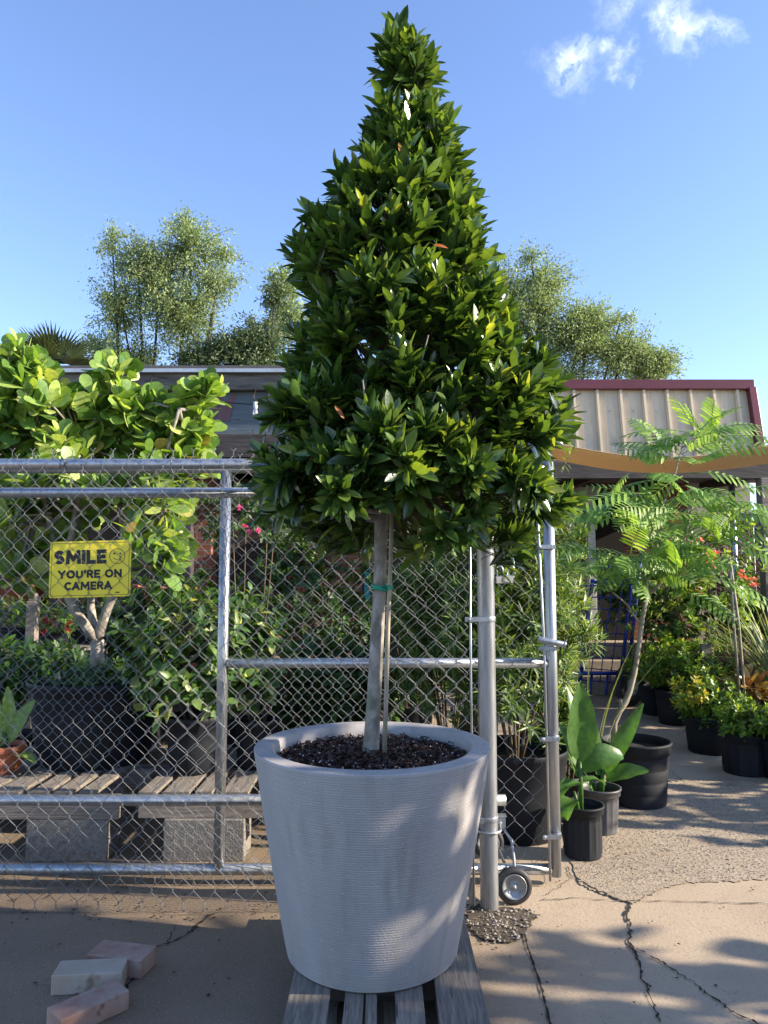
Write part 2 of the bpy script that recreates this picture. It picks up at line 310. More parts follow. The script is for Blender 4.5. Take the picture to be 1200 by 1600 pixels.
m4 = n.new('ShaderNodeMix'); m4.data_type = 'RGBA'; l.new(mu.outputs[0], m4.inputs['Factor']); l.new(mx.outputs['Result'], m4.inputs['A']); m4.inputs['B'].default_value = (.45, .445, .44, 1)
l.new(m4.outputs['Result'], p.inputs['Base Color'])
zb = n.new('ShaderNodeTexNoise'); zb.inputs['Scale'].default_value = 160; l.new(tcn.outputs['Object'], zb.inputs['Vector'])
bb = n.new('ShaderNodeBump'); bb.inputs['Distance'].default_value = .0015; bb.inputs['Strength'].default_value = .8; l.new(zb.outputs[0], bb.inputs['Height']); l.new(bb.outputs[0], p.inputs['Normal'])
M['planter'] = m

# concrete ground
def ground_mat(name, a, b, c, rough_agg=False):
    m, t, p, o = nodes(name); n, l = t.nodes, t.links
    p.inputs['Roughness'].default_value = .88; tcn = n.new('ShaderNodeTexCoord')
    def noise(s, d=6, r=.6):
        z = n.new('ShaderNodeTexNoise'); z.inputs['Scale'].default_value = s; z.inputs['Detail'].default_value = d; z.inputs['Roughness'].default_value = r; l.new(tcn.outputs['Object'], z.inputs['Vector']); return z.outputs[0]
    def rngm(v, lo, hi, t0=0, t1=1):
        q = n.new('ShaderNodeMapRange'); l.new(v, q.inputs[0]); q.inputs[1].default_value = lo; q.inputs[2].default_value = hi; q.inputs[3].default_value = t0; q.inputs[4].default_value = t1; return q.outputs[0]
    def mixn(f, A, B):
        q = n.new('ShaderNodeMix'); q.data_type = 'RGBA'; l.new(f, q.inputs['Factor'])
        for k, v in (('A', A), ('B', B)):
            if isinstance(v, tuple): q.inputs[k].default_value = (*v, 1)
            else: l.new(v, q.inputs[k])
        return q.outputs['Result']
    col = mixn(rngm(noise(1.3), .35, .65), a, b)
    if not rough_agg:
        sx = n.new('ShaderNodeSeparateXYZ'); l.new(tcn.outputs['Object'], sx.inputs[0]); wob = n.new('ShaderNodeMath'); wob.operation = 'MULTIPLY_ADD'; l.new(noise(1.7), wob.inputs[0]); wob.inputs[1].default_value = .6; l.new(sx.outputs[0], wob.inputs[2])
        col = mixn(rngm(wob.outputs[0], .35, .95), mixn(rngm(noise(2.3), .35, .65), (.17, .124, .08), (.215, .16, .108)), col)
    col = mixn(rngm(noise(3.1, 8, .7), .55, .72, 0, .6), col, c)
    col = mixn(rngm(noise(60, 3), .6, .72, 0, .55), col, (.05, .04, .03))
    col = mixn(rngm(noise(130, 2), .62, .7, 0, .6), col, (.5, .43, .34))
    h = noise(70, 8, .7)
    if rough_agg:
        nn_ = noise(95, 5, .65); col = mixn(rngm(nn_, .50, .62, 0, .8), col, (.075, .058, .043)); col = mixn(rngm(noise(48, 4), .58, .68, 0, .6), col, (.5, .42, .32))
        h = nn_
    l.new(col, p.inputs['Base Color'])
    bb = n.new('ShaderNodeBump'); bb.inputs['Distance'].default_value = -.007 if rough_agg else .003; l.new(h, bb.inputs['Height']); l.new(bb.outputs[0], p.inputs['Normal'])
    return m
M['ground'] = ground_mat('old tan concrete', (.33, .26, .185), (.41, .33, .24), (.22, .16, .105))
M['agg'] = ground_mat('worn concrete with exposed stones', (.31, .25, .18), (.39, .32, .24), (.2, .155, .11), True)

# brick wall
m, t, p, o = nodes('old red brick wall'); n, l = t.nodes, t.links
tcn = n.new('ShaderNodeTexCoord'); mp = n.new('ShaderNodeMapping'); mp.inputs['Rotation'].default_value = (R(90), 0, 0); l.new(tcn.outputs['Object'], mp.inputs[0])
bk = n.new('ShaderNodeTexBrick'); bk.inputs['Scale'].default_value = 1; bk.inputs['Brick Width'].default_value = .21; bk.inputs['Row Height'].default_value = .075; bk.inputs['Mortar Size'].default_value = .008
bk.inputs['Color1'].default_value = (.24, .075, .045, 1); bk.inputs['Color2'].default_value = (.15, .055, .038, 1); bk.inputs['Mortar'].default_value = (.2, .18, .15, 1); bk.inputs['Bias'].default_value = -.2
l.new(mp.outputs[0], bk.inputs['Vector']); l.new(bk.outputs[0], p.inputs['Base Color']); p.inputs['Roughness'].default_value = .9
bb = n.new('ShaderNodeBump'); bb.inputs['Distance'].default_value = -.006; l.new(bk.outputs['Fac'], bb.inputs['Height']); l.new(bb.outputs[0], p.inputs['Normal']); M['brick'] = m

# ---------------------------------------------------------------- leaf tools
def template(prof, fold=.25, curl=.12, cols=1):
    """prof: list of (t, halfwidth). returns verts (y along leaf), quads"""
    vs = []; fs = []
    for t, wd in prof:
        for k in (-1, 0, 1): vs.append((k * wd, t, abs(k) * wd * fold - curl * t * t))
    for i in range(len(prof) - 1):
        a = i * 3; fs += [(a, a + 1, a + 4, a + 3), (a + 1, a + 2, a + 5, a + 4)]
    return np.array(vs, dtype=float), np.array(fs)
T_LAUREL = template([(0, .012), (.2, .085), (.45, .145), (.7, .135), (.88, .078), (1, .004)], .35, .14)
T_PADDLE = template([(0, .03), (.25, .12), (.5, .24), (.72, .31), (.88, .25), (.97, .12), (1, .02)], .12, .10)
T_OVAL = template([(0, .02), (.25, .19), (.5, .26), (.8, .16), (1, .01)], .3, .25)
T_NEEDLE = template([(0, .04), (.5, .078), (1, .008)], .2, .15)
T_STRIP = template([(0, .06), (.3, .105), (.7, .115), (1, .03)], .1, .12)
T_TINY = (np.array([(-.2, .3, 0), (0, 0, 0), (.2, .35, .05), (0, 1, -.05)]), np.array([(0, 1, 2, 3)]))
T_BLADE = template([(0, .005), (.2, .008), (.4, .008), (.6, .0065), (.8, .004), (1, .001)], .3, .6)

def batch(tpl, O, D, Nn, S, W=None, curlvar=None):
    V, F = tpl; O = np.asarray(O, float); D = np.asarray(D, float); Nn = np.asarray(Nn, float); S = np.asarray(S, float)
    D = D / (np.linalg.norm(D, axis=1, keepdims=True) + 1e-9)
    X = np.cross(D, Nn); X /= (np.linalg.norm(X, axis=1, keepdims=True) + 1e-9); Z = np.cross(X, D)
    if W is None: W = np.ones(len(S))
    cv = np.ones(len(S)) if curlvar is None else curlvar
    P = (O[:, None, :] + S[:, None, None] * (V[None, :, 0:1] * W[:, None, None] * X[:, None, :] + V[None, :, 1:2] * D[:, None, :] + (V[None, :, 2:3] * cv[:, None, None]) * Z[:, None, :]))
    k = len(V); FF = (F[None] + (np.arange(len(S)) * k)[:, None, None]).reshape(-1, F.shape[1])
    return P.reshape(-1, 3), FF
def whorls(tips, axes, n, size, tpl, incl=(35, 65), spread=.06, up=.4, sizevar=.25, wvar=.2):
    """n leaves in a spiral round each twig tip, pointing outward along the twig"""
    tips = np.asarray(tips); axes = np.asarray(axes); axes = axes / np.linalg.norm(axes, axis=1, keepdims=True)
    k = len(tips); O = np.repeat(tips, n, 0); A = np.repeat(axes, n, 0)
    ref = np.tile([0.13, .21, 1.0], (len(A), 1)); X = np.cross(A, ref); X /= np.linalg.norm(X, axis=1, keepdims=True); Y = np.cross(A, X)
    j = np.tile(np.arange(n), k); ph = j * 2.4 + np.repeat(rng.uniform(0, 6.28, k), n) + rng.normal(0, .25, k * n)
    f = j / max(n - 1, 1)
    inc = np.radians(incl[1] + (incl[0] - incl[1]) * f + rng.normal(0, 8, k * n))
    rad = X * np.cos(ph)[:, None] + Y * np.sin(ph)[:, None]
    D = A * np.cos(inc)[:, None] + rad * np.sin(inc)[:, None]
    Nn = A * np.sin(inc)[:, None] - rad * np.cos(inc)[:, None] + np.array([0, 0, up]) + rng.normal(0, .22, (k * n, 3))
    O = O - A * ((1 - f) * spread)[:, None]
    S = size * (1 + rng.uniform(-sizevar, sizevar, k * n)) * (1 - .25 * f)
    return batch(tpl, O, D, Nn, S, 1 + rng.uniform(-wvar, wvar, k * n), rng.uniform(.2, 1.8, k * n))
def twigs(starts, tips, r0=.004, r1=.0015, sag=.0, n=3, seg=4):
    mb = MB()
    for a, b in zip(starts, tips):
        a, b = Vector(a), Vector(b); L_ = (b - a).length; off = Vector((random.uniform(-1, 1), random.uniform(-1, 1), random.uniform(-.6, .6))) * L_ * .08
        pts = [a.lerp(b, i / seg) + off * math.sin(math.pi * i / seg) + Vector((0, 0, -sag * L_ * math.sin(math.pi * i / seg))) for i in range(seg + 1)]
        mb.tube(pts, [r0 + (r1 - r0) * i / seg for i in range(seg + 1)], n, False)
    return mb
def curve_pts(a, b, bend, seg=8):
    a, b, bend = Vector(a), Vector(b), Vector(bend)
    return [a.lerp(b, i / seg) + bend * math.sin(math.pi * i / seg) for i in range(seg + 1)]

def bigleaf(mb, base, d, nrm, length, width, droop=.3, fold=.25, prof=None, twist=0, n=12, m=5):
    base, d, nrm = Vector(base), Vector(d).normalized(), Vector(nrm)
    vs = []; p = base.copy(); x0 = d.cross(nrm).normalized(); dd = d.copy(); st = length / n
    for i in range(n + 1):
        t = i / n
        wd = width * .5 * (math.sin(math.pi * min(1, t ** .72)) ** .75 if 0 < t < 1 else .02) + .004
        nn = x0.cross(dd).normalized()
        for k in range(m):
            s = (k / (m - 1) - .5) * 2
            wav = .012 * math.sin(t * 17 + s * 2) * abs(s)
            vs.append(p + x0 * (s * wd) + nn * (fold * abs(s) ** 1.3 * wd + wav * length))
        ax = Matrix.Rotation(-droop / n * (1 + t), 3, x0); dd = (ax @ dd).normalized(); p = p + dd * st
        if twist: x0 = (Matrix.Rotation(twist / n, 3, dd) @ x0)
    fs = [(i * m + k, i * m + k + 1, (i + 1) * m + k + 1, (i + 1) * m + k) for i in range(n) for k in range(m - 1)]
    mb.add(vs, fs, True)

# ---------------------------------------------------------------- SETTING: ground
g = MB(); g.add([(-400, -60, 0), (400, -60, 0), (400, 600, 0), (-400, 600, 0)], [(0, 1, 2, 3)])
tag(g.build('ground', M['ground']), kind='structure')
# worn patch of exposed stones right of the gate
edge = [gr(*q) for q in [(905, 1382), (935, 1396), (985, 1413), (1012, 1402), (1038, 1388), (1080, 1380), (1140, 1378), (1215, 1374)]]
edge += [Vector((3.2, 3.9, 0)), Vector((3.4, 5.0, 0)), Vector((2.4, 5.35, 0)), Vector((1.9, 5.1, 0)), Vector((1.35, 4.75, 0)), Vector((1.0, 4.3, 0)), Vector((.93, 3.9, 0))]
fine = []
for a, b in zip(edge, edge[1:] + edge[:1]):
    for i in range(14): q = a.lerp(b, i / 14); fine.append((q.x + random.gauss(0, .004), q.y + random.gauss(0, .007), .004))
pt = MB(); cx = sum(q[0] for q in fine) / len(fine); cy = sum(q[1] for q in fine) / len(fine)
pt.add(fine, [tuple(range(len(fine)))])
tag(pt.build('worn_pavement', M['agg']), kind='structure')
def crack(pts, w0, w1, jit=.012, z=.005, sub=9):
    P = []
    for a, b in zip(pts, pts[1:]):
        a, b = gr(*a), gr(*b)
        for i in range(sub): P.append(a.lerp(b, i / sub) + Vector((random.gauss(0, jit), random.gauss(0, jit), 0)))
    P.append(gr(*pts[-1])); vs = []; n = len(P)
    for i, q in enumerate(P):
        d = (P[min(i + 1, n - 1)] - P[max(i - 1, 0)]).normalized(); s = Vector((-d.y, d.x, 0)) * (w0 + (w1 - w0) * i / n) * .36 * random.uniform(.25, 1.7)
        vs += [(q + s)[:2] + (z,), (q - s)[:2] + (z,)]
    return MB().add(vs, [(2 * i, 2 * i + 1, 2 * i + 3, 2 * i + 2) for i in range(n - 1)])
for pts, a, b, j in [
    ([(985, 1412), (978, 1432), (985, 1452), (983, 1475), (998, 1500), (1003, 1530), (1015, 1560), (1032, 1600)], .016, .007, .005),
    ([(984, 1477), (1010, 1492), (1045, 1512), (1085, 1538), (1120, 1565), (1150, 1585), (1190, 1604)], .006, .011, .005),
    ([(845, 1408), (900, 1404), (960, 1409), (1010, 1409), (1100, 1411), (1215, 1414)], .006, .006, .003),
    ([(886, 1356), (892, 1370), (910, 1380), (940, 1396), (985, 1413)], .01, .014, .006),
    ([(335, 1428), (310, 1445), (295, 1460), (265, 1475), (240, 1482)], .016, .006, .006),
    ([(262, 1476), (268, 1460), (275, 1448)], .005, .003, .004), ([(206, 1532), (196, 1546)], .01, .006, .004),
    ([(890, 1375), (870, 1390), (850, 1400)], .004, .003, .005),
    ([(1045, 1205), (1065, 1218), (1110, 1228), (1160, 1228)], .008, .004, .012), ([(1120, 1120), (1090, 1128), (1060, 1150)], .01, .005, .014)]:
    tag(crack(pts, a, b, j).build('ground_crack', M['crack']), kind='structure')
tag(crack([(819, 1460), (824, 1480), (835, 1512), (848, 1555), (862, 1610)], .011, .010, .0012, .005, 9).build('expansion_joint', M['crack']), kind='structure')
tag(crack([(-100, 1425), (100, 1428), (330, 1430)], .004, .004, .004).build('ground_crack', M['crack']), kind='structure')

# dirt and gravel round the post foot
db = [gr(*q) for q in [(726, 1425), (745, 1415), (800, 1420), (842, 1432), (826, 1452), (815, 1470), (790, 1475), (755, 1470), (733, 1450)]]
dd = MB(); fine = []
for a, b in zip(db, db[1:] + db[:1]):
    for i in range(8): q = a.lerp(b, i / 8); fine.append((q.x + random.gauss(0, .006), q.y + random.gauss(0, .008), .007))
cx = sum(q[0] for q in fine) / len(fine); cy = sum(q[1] for q in fine) / len(fine)
dd.add([(cx, cy, .012)] + fine, [(0, 1 + i, 1 + (i + 1) % len(fine)) for i in range(len(fine))])
tag(dd.build('dirt_patch', M['dirt']), kind='structure')
pb = MB()
for i in range(300):
    q = random.choice(fine); f = random.random() ** .8
    pb.ico((cx + (q[0] - cx) * f * 1.1, cy + (q[1] - cy) * f * 1.1, .012), random.choice((.002, .003, .0045, .008)) * random.uniform(.8, 1.2), sq=(1, random.uniform(.6, 1), .6), jit=.2)
tag(pb.build('gravel', M['pebble']), 'loose gravel scattered round the foot of the galvanised post', 'gravel', kind='stuff')
pb = MB()
for i in range(2600):
    x, y = random.uniform(.95, 2.6), random.uniform(3.5, 4.7)
    if y < 3.52 + .12 * abs(x - 1.3) or x < .95 + max(0, y - 3.9) * .6: continue
    pb.ico((x, y, .005), random.uniform(.002, .0055), sq=(1, 1, .5), jit=.25)
tag(pb.build('stone_chips', M['pebble']), 'small loose stone chips on the worn concrete right of the gate', 'stones', kind='stuff')
# leaf crumbs and dark bits on the concrete
lt = MB()
for i in range(420):
    x, y = random.uniform(-1.6, 2.2), random.uniform(2.2, 4.3)
    if random.random() < .6: y = random.uniform(3.15, 3.6); x = random.uniform(-2, -.2)
    a = random.uniform(0, 6.3); s = random.uniform(.003, .011); u = Vector((math.cos(a), math.sin(a), 0)) * s; v_ = Vector((-u.y, u.x, 0)) * random.uniform(.25, .8)
    c = Vector((x, y, .006)); lt.add([c - u, c - v_, c + u, c + v_, c + Vector((0, 0, .004))], [(0, 1, 4), (1, 2, 4), (2, 3, 4), (3, 0, 4)])
tag(lt.build('ground_litter', M['chip']), 'dry crumbs of leaf and bark scattered over the concrete', 'litter', kind='stuff')

# ---------------------------------------------------------------- THE POTTED TREE
TY = 2.68; TX = at(582, 1168, TY).x
PT = .12      # pallet top
tree = thing('potted_tree', 'tall cone shaped evergreen tree with glossy leaves in a huge light grey planter', 'potted tree', (TX, TY, PT))
RT, RB, PH = .412, .292, .69
prof = [(0, 0), (RB - .012, 0), (RB, .01)]
NL = 86
for i in range(NL + 1):
    t = i / NL; r = RB + (RT - RB) * (t ** .92)
    z0 = .01 + (PH - .025) * t
    prof += [(r - .0009, z0), (r + .0007, z0 + .0022), (r + .0007, z0 + .0052)]
prof += [(RT + .001, PH - .006), (RT + .001, PH - .0025), (RT - .0005, PH)]
for i in range(9): prof += [(RT - .004 - i * .007, PH + (.0012 if i % 2 else -.0008))]
prof += [(RT - .066, PH - .004), (RT - .07, PH - .03), (RT - .085, PH - .2), (RT - .12, PH - .3)]
jl = {i: (random.uniform(-1, 1), random.uniform(0, 6.28)) for i in range(len(prof))}
pot = MB().lathe(prof, 128, (TX, TY, PT), mod=lambda a, z, i: 1 + .0009 * jl[i][0] * math.sin(3 * a + jl[i][1]) + .0015 * math.sin(2 * a + 1))
pot.build('planter', M['planter'], tree)
SZ = PT + PH - .045
so_ = MB().disc(RT - .07, SZ - .012, 40, (TX, TY)).build('soil', M['soil'], tree)
n = 7200
r_ = (RT - .078) * np.sqrt(rng.uniform(0, 1, n)); a_ = rng.uniform(0, 6.28, n)
O = np.stack([TX + r_ * np.cos(a_), TY + r_ * np.sin(a_), SZ + .006 * rng.normal(0, 1, n) + .018 * np.exp(-(r_ / .15) ** 2)], 1)
Dv = rng.normal(0, 1, (n, 3)); Dv[:, 2] *= .35; Nv = rng.normal(0, .5, (n, 3)) + [0, 0, 1]
V, F = batch(template([(0, .12), (.5, .2), (1, .1)], .5, .1), O, Dv, Nv, rng.uniform(.008, .026, n))
mu_ = np_mesh('mulch', V, F, M['chip'], tree, smooth=False); mu_['kind'] = 'stuff'
pl = MB()
for i in range(130):
    r = (RT - .09) * math.sqrt(random.random()); a = random.uniform(0, 6.28)
    pl.ico((TX + r * math.cos(a), TY + r * math.sin(a), SZ + .012), random.uniform(.0016, .0032))
pl_ = pl.build('perlite', M['perlite'], tree); pl_['kind'] = 'stuff'
# trunk
tp = [(577, 1205, .034), (579, 1180, .030), (582, 1130, .0265), (585, 1080, .0255), (588, 1020, .025), (591, 960, .024), (594, 900, .0235), (595, 840, .0235), (596, 790, .026), (598, 740, .022), (606, 640, .02), (618, 520, .017), (628, 400, .013), (634, 250, .009), (632, 120, .006), (634, 40, .003)]
trp = [at(x, y, TY) for x, y, r in tp]; trp[0].z = SZ - .02
tk = MB().tube(trp, [r for _, _, r in tp], 16)
st = [at(600, 1208, TY - .03), at(603, 1100, TY - .03), at(606, 980, TY - .03), at(611, 860, TY - .03), at(612, 780, TY - .02), at(612, 640, TY - .02)]
st[0].z = SZ - .02
MB().tube(st, [.0085, .008, .008, .0075, .007, .006], 8).build('bamboo_stake', M['bamboo'], tree)
tz = at(594, 918, TY); tie = MB()
for k in range(3):
    zz = tz.z + (k - 1) * .007
    pts = [(tz.x + .006 + .034 * math.cos(a), TY - .008 + .031 * math.sin(a), zz + .004 * math.sin(a * 2 + k)) for a in [i * 2 * math.pi / 20 for i in range(21)]]
    tie.tube(pts, .0045, 5)
tie.box((tz.x + .035, TY - .04, tz.z + .002), (.022, .006, .012)); tie.build('green_tie', M['tie'], tree)

# crown envelope (y pixel, left, right) read at the trunk's distance
env = [(8, 628, 642), (40, 610, 655), (80, 598, 676), (115, 606, 682), (138, 615, 655), (150, 598, 672), (170, 574, 694), (200, 560, 708), (260, 532, 738), (330, 474, 752), (390, 460, 788), (450, 455, 800), (520, 436, 835), (580, 446, 866), (640, 426, 868), (700, 402, 870), (760, 388, 885), (800, 404, 880), (825, 440, 862), (856, 610, 850)]
zs, xl, xr = [], [], []
for y, a, b in env:
    A, B = at(a, y, TY), at(b, y, TY); zs.append(A.z); xl.append(A.x); xr.append(B.x)
zs = np.array(zs)[::-1]; xl = np.array(xl)[::-1]; xr = np.array(xr)[::-1]
def crown_pt(z, th, f):
    l_, r_ = np.interp(z, zs, xl), np.interp(z, zs, xr); c = (l_ + r_) / 2; h = (r_ - l_) / 2 * (1.045 - .09 * np.clip((z - zs[0] - .25) / .7, 0, 1))
    lump = 1 + .07 * np.sin(3 * th + z * 5) + .06 * np.sin(5 * th - z * 9 + 1)
    return np.stack([c + h * f * np.cos(th), TY + h * .92 * f * lump * np.sin(th), z], -1), c, h
zmin, zmax = zs[0], at(0, 42, TY).z; zneck0, zneck1 = at(0, 140, TY).z, at(0, 112, TY).z
tips = []; axes = []
def add_tip(z, th, f, jitter=0):
    if zneck0 < z < zneck1 and random.random() < .85: return
    p, c, h = crown_pt(z, th, f)
    if z < zs[3]:           # ragged underside: lift the middle round the trunk clear
        if abs(p[0] - at(590, 800, TY).x) < .13 and z < at(590, 775, TY).z + .1 * random.random(): return
    out_ = np.array([math.cos(th), math.sin(th), 0]); frac = (z - zmin) / (zmax - zmin)
    up = .8 + .9 * frac + random.uniform(-.25, .35)
    if frac < .22: up = random.uniform(-.45, .75)
    ax = out_ * (.9 - .35 * frac) + np.array([0, 0, up]) + rng.normal(0, .22, 3)
    tips.append(p + rng.normal(0, jitter, 3)); axes.append(ax)
hw = lambda z: float(np.interp(z, zs, (xr - xl) / 2))
leaf_l = .104
# sprays: each is a shoot with side shoots fanned round it, dark gaps stay between them
young_sun_t = []; young_sun_a = []
def spray(z, th, f, n, L_=.17):
    if zneck0 < z < zneck1 and random.random() < .85: return
    p, c, h = crown_pt(z, th, f)
    if z < zs[3] and abs(p[0] - at(590, 800, TY).x) < .14 and p[1] < TY + .2 and z < at(590, 770, TY).z: return
    out_ = np.array([math.cos(th), math.sin(th), 0]); frac = (z - zmin) / (zmax - zmin)
    up = 1.0 + .9 * frac + random.uniform(-.3, .4)
    if frac < .2: up = random.uniform(-.5, .8)
    ax = out_ * (.95 - .35 * frac) + np.array([0, 0, up]); ax /= np.linalg.norm(ax)
    L_ = min(L_, h * .8); end = p - ax * leaf_l * .8; base = end - ax * L_
    tips.append(end); axes.append(ax)
    if random.random() < .3 + .35 * max(0, math.cos(th + .5)): young_sun_t.append(end + ax * .012); young_sun_a.append(ax)  # pale young tips, commoner toward the sun so the colour imitates sunlit foliage
    for k in range(n):
        t = random.uniform(.25, .95); d = ax + rng.normal(0, .42, 3); d /= np.linalg.norm(d)
        tips.append(base + ax * L_ * t + d * random.uniform(.02, .075)); axes.append(d)
k_ = 0
while k_ < 265:
    z = random.uniform(zmin, zmax)
    if random.random() > (hw(z) / .75) + .10: continue
    th = random.uniform(0, 2 * math.pi) if random.random() < .7 else random.uniform(-2.7, -.4)
    spray(z, th, random.uniform(.80, 1.08), random.randint(3, 5), random.uniform(.12, .24)); k_ += 1
for i in range(240):
    z = random.uniform(zmin, zmax)
    if random.random() > (hw(z) / .75) + .05: continue
    add_tip(z, random.uniform(0, 2 * math.pi), random.uniform(.3, .70))
for i in range(11): spray(random.uniform(at(0, 112, TY).z, zmax), random.uniform(0, 6.28), random.uniform(.3, .9), 1, .05)
for i in range(30): spray(random.uniform(at(0, 765, TY).z, at(0, 560, TY).z), random.uniform(-2.4, -.7), random.uniform(.5, .95), 4)
tips = np.array(tips); axes = np.array(axes)
zq = tips[:, 2] + .05; kp = ~((zq > at(0, 158, TY).z) & (zq < at(0, 117, TY).z) & (rng.uniform(0, 1, len(tips)) < .86)); tips = tips[kp]; axes = axes[kp]
V, F = whorls(young_sun_t, young_sun_a, 6, leaf_l * .8, T_LAUREL, incl=(8, 36), spread=.02, up=.2)
np_mesh('young_sunlit_leaves', V, F, M['young'], tree)
O = [tuple(at(x, y, TY - d)) for x, y, d in [(508, 712, .44), (538, 655, .42), (700, 388, .36), (628, 245, .22)]]
V, F = batch(T_LAUREL, O, [(-.3 + rng.uniform(-.8, .8), -.3, rng.uniform(-.2, .9)) for _ in O], [(0, -1, .5)] * len(O), [.05] * len(O), np.full(len(O), 1.0)); np_mesh('old_orange_leaves', V, F, M['orange'], tree)
V, F = whorls(tips, axes, 9, leaf_l * 1.04, T_LAUREL, incl=(14, 58), spread=.07, up=.35)
np_mesh('crown', V, F, M['leaf'], tree)
zt = np.array([p.z for p in trp]); xt = np.array([p.x for p in trp])
starts = []
for p, a in zip(tips, axes):
    rr = math.hypot(p[0] - np.interp(p[2], zt, xt), p[1] - TY); z0 = max(at(596, 790, TY).z, p[2] - rr * random.uniform(.5, .8))
    q = np.array([np.interp(z0, zt, xt), TY, z0]); starts.append(q + (p - q) * random.uniform(.25, .5) * (1 if rr > .2 else .2))
twigs(starts, tips, .0032, .0016).build('twigs', M['twig'], tree)
lb = tk
for i in range(46):
    z0 = random.uniform(at(596, 800, TY).z, zmax - .4); th = i * 2.4; h = hw(min(z0 + .25, zmax)) * .8
    q = Vector((float(np.interp(z0, zt, xt)), TY, z0)); e = q + Vector((h * math.cos(th), h * math.sin(th), h * random.uniform(.35, .9)))
    r0 = .009 if z0 < 2.2 else .006
    lb.tube(curve_pts(q, e, (0, 0, -h * .12), 6), [r0, r0 * .9, r0 * .8, r0 * .6, r0 * .5, r0 * .4, .002], 6)
for (x0, y0, x1, y1, dy) in [(594, 808, 535, 788, -.05), (594, 800, 520, 765, -.1), (590, 812, 555, 792, .03), (598, 790, 640, 740, -.05), (592, 790, 560, 745, -.06), (597, 800, 650, 770, .05)]:
    lb.tube(curve_pts(at(x0, y0, TY), at(x1, y1, TY + dy * 3), (0, 0, -.02), 6), [.012, .011, .01, .008, .006, .005, .004], 7)
lb.build('trunk', M['bark'], tree)

# ---------------------------------------------------------------- pallet under the planter
pal = thing('wooden_pallet', 'weathered grey wooden pallet lying under the big grey planter', 'pallet', (TX, 2.6, 0))
def xz(px): return gr(px, 1590, PT).x
y0, y1 = 1.98, 3.12
for a, b in [(443, 511), (536, 567), (570, 588), (618, 664), (686, 764)]:
    x0, x1 = xz(a), xz(b); dx = random.uniform(-.012, .012)
    mb = MB(); k = 10
    for i in range(k):   # slightly uneven plank
        ya, yb = y0 + (y1 - y0) * i / k, y0 + (y1 - y0) * (i + 1) / k
    mb.box(((x0 + x1) / 2, (y0 + y1) / 2 + dx, PT - .0095), (x1 - x0, y1 - y0 + dx, .017), rz=random.uniform(-.006, .006))
    mb.build('plank', M['wood'], pal, bevel=.003)
for yy in (2.03, 2.56, 3.07):
    MB().box(((xz(443) + xz(764)) / 2, yy, .06), (xz(764) - xz(443) - .01, .038, .083)).build('stringer', M['darkwood'], pal, bevel=.003)
for a, b in [(450, 520), (600, 650), (690, 750)]:
    x0, x1 = xz(a), xz(b); MB().box(((x0 + x1) / 2, 2.55, .010), (x1 - x0, 1.1, .016)).build('bottom_plank', M['wood'], pal, bevel=.003)

# ---------------------------------------------------------------- chain link fence and gate
FY = 3.22
def chainlink(x0, x1, z0, z1, Y, cell=.0885, cz=.099, r=.00112, tips=True, off=0):
    mb = MB(); nx = int((x1 - x0) / (cell / 2)); nz = round((z1 - z0) / (cz / 2)); cz = 2 * (z1 - z0) / nz
    z1 = z0 + nz * cz / 2; o = r * 1.05
    for i in range(nx):
        pts = []; xa, xb = x0 + i * cell / 2, x0 + (i + 1) * cell / 2
        for k in range(nz + 1):
            s = (k + i + off) % 2; x = (xb + .002) if s else (xa - .002); z = z0 + k * cz / 2; e = -1 if s else 1
            x += .0016 * math.sin(k * 1.7 + i * 2.3) ; z += .0022 * math.sin(i * .9 + k * .6); Yb = Y; Y = Yb + .006 * math.sin(x * 2.3 + z * 3.1)
            pts += [(x, Y + o * e, z - .004), (x, Y - o * e, z + .004)] if 0 < k < nz else [(x, Y, z)]
            Y = Yb
        mb.tube(pts, r, 5)
        for kk, zz, sg in ((nz, z1, 1), (0, z0, -1)):
            if tips and (kk + i + off) % 2:
                for q in (-1, 1): mb.tube([(xb - .003 * q, Y, zz), (xb + .0035 * q, Y - .003 * q, zz + sg * .010), (xb - .002 * q, Y, zz + sg * .02), (xb + .012 * q, Y, zz + sg * .036)], r, 5)
    return mb
fence = thing('chain_link_fence', 'galvanised chain link fence panel with top rail and round end post beside planter', 'fence', (at(765, 1430, FY + .04).x, FY + .04, 0))
XL = -3.318
PX = at(765, 1430, FY + .04).x
post = MB().lathe([(.0385, -.02), (.0385, 2.08), (.040, 2.085), (.03, 2.11), (.0, 2.12)], 28, (PX, FY + .04, 0)); post.build('post', M['galv'], fence)
zr = at(200, 725, FY + .03).z
MB().tube([(XL, FY + .03, zr), (-1.1, FY + .031, zr - .002), (PX - .03, FY + .032, zr)], .0255, 20).build('top_rail', M['galv'], fence)
for zc in (zr,):
    MB().lathe([(.0275, 0), (.0275, .09)], 16, (0, 0, 0)).v
XB = at(736, 1100, FY).x
chainlink(XL, XB - .005, .045, zr + .03, FY, off=0).build('wire_mesh', M['wire'], fence)
for k in range(7):
    xx = XL + .5 + k * .47; rg = MB().tube([(xx + .003 * math.sin(a), FY + .03 + .029 * math.cos(a), zr + .029 * math.sin(a)) for a in [i * 2 * math.pi / 14 for i in range(15)]], .0022, 5)
    rg.tube([(xx, FY + .004, zr - .02), (xx + .012, FY - .004, zr - .045)], .0022, 5); rg.build('wire_tie', M['wire'], fence)
tb = MB(); tb.tube([(XB + .004, FY + .0, .03), (XB, FY, 1.0), (XB + .004, FY, zr)], .0052, 8); tb.build('tension_bar', M['galv'], fence)
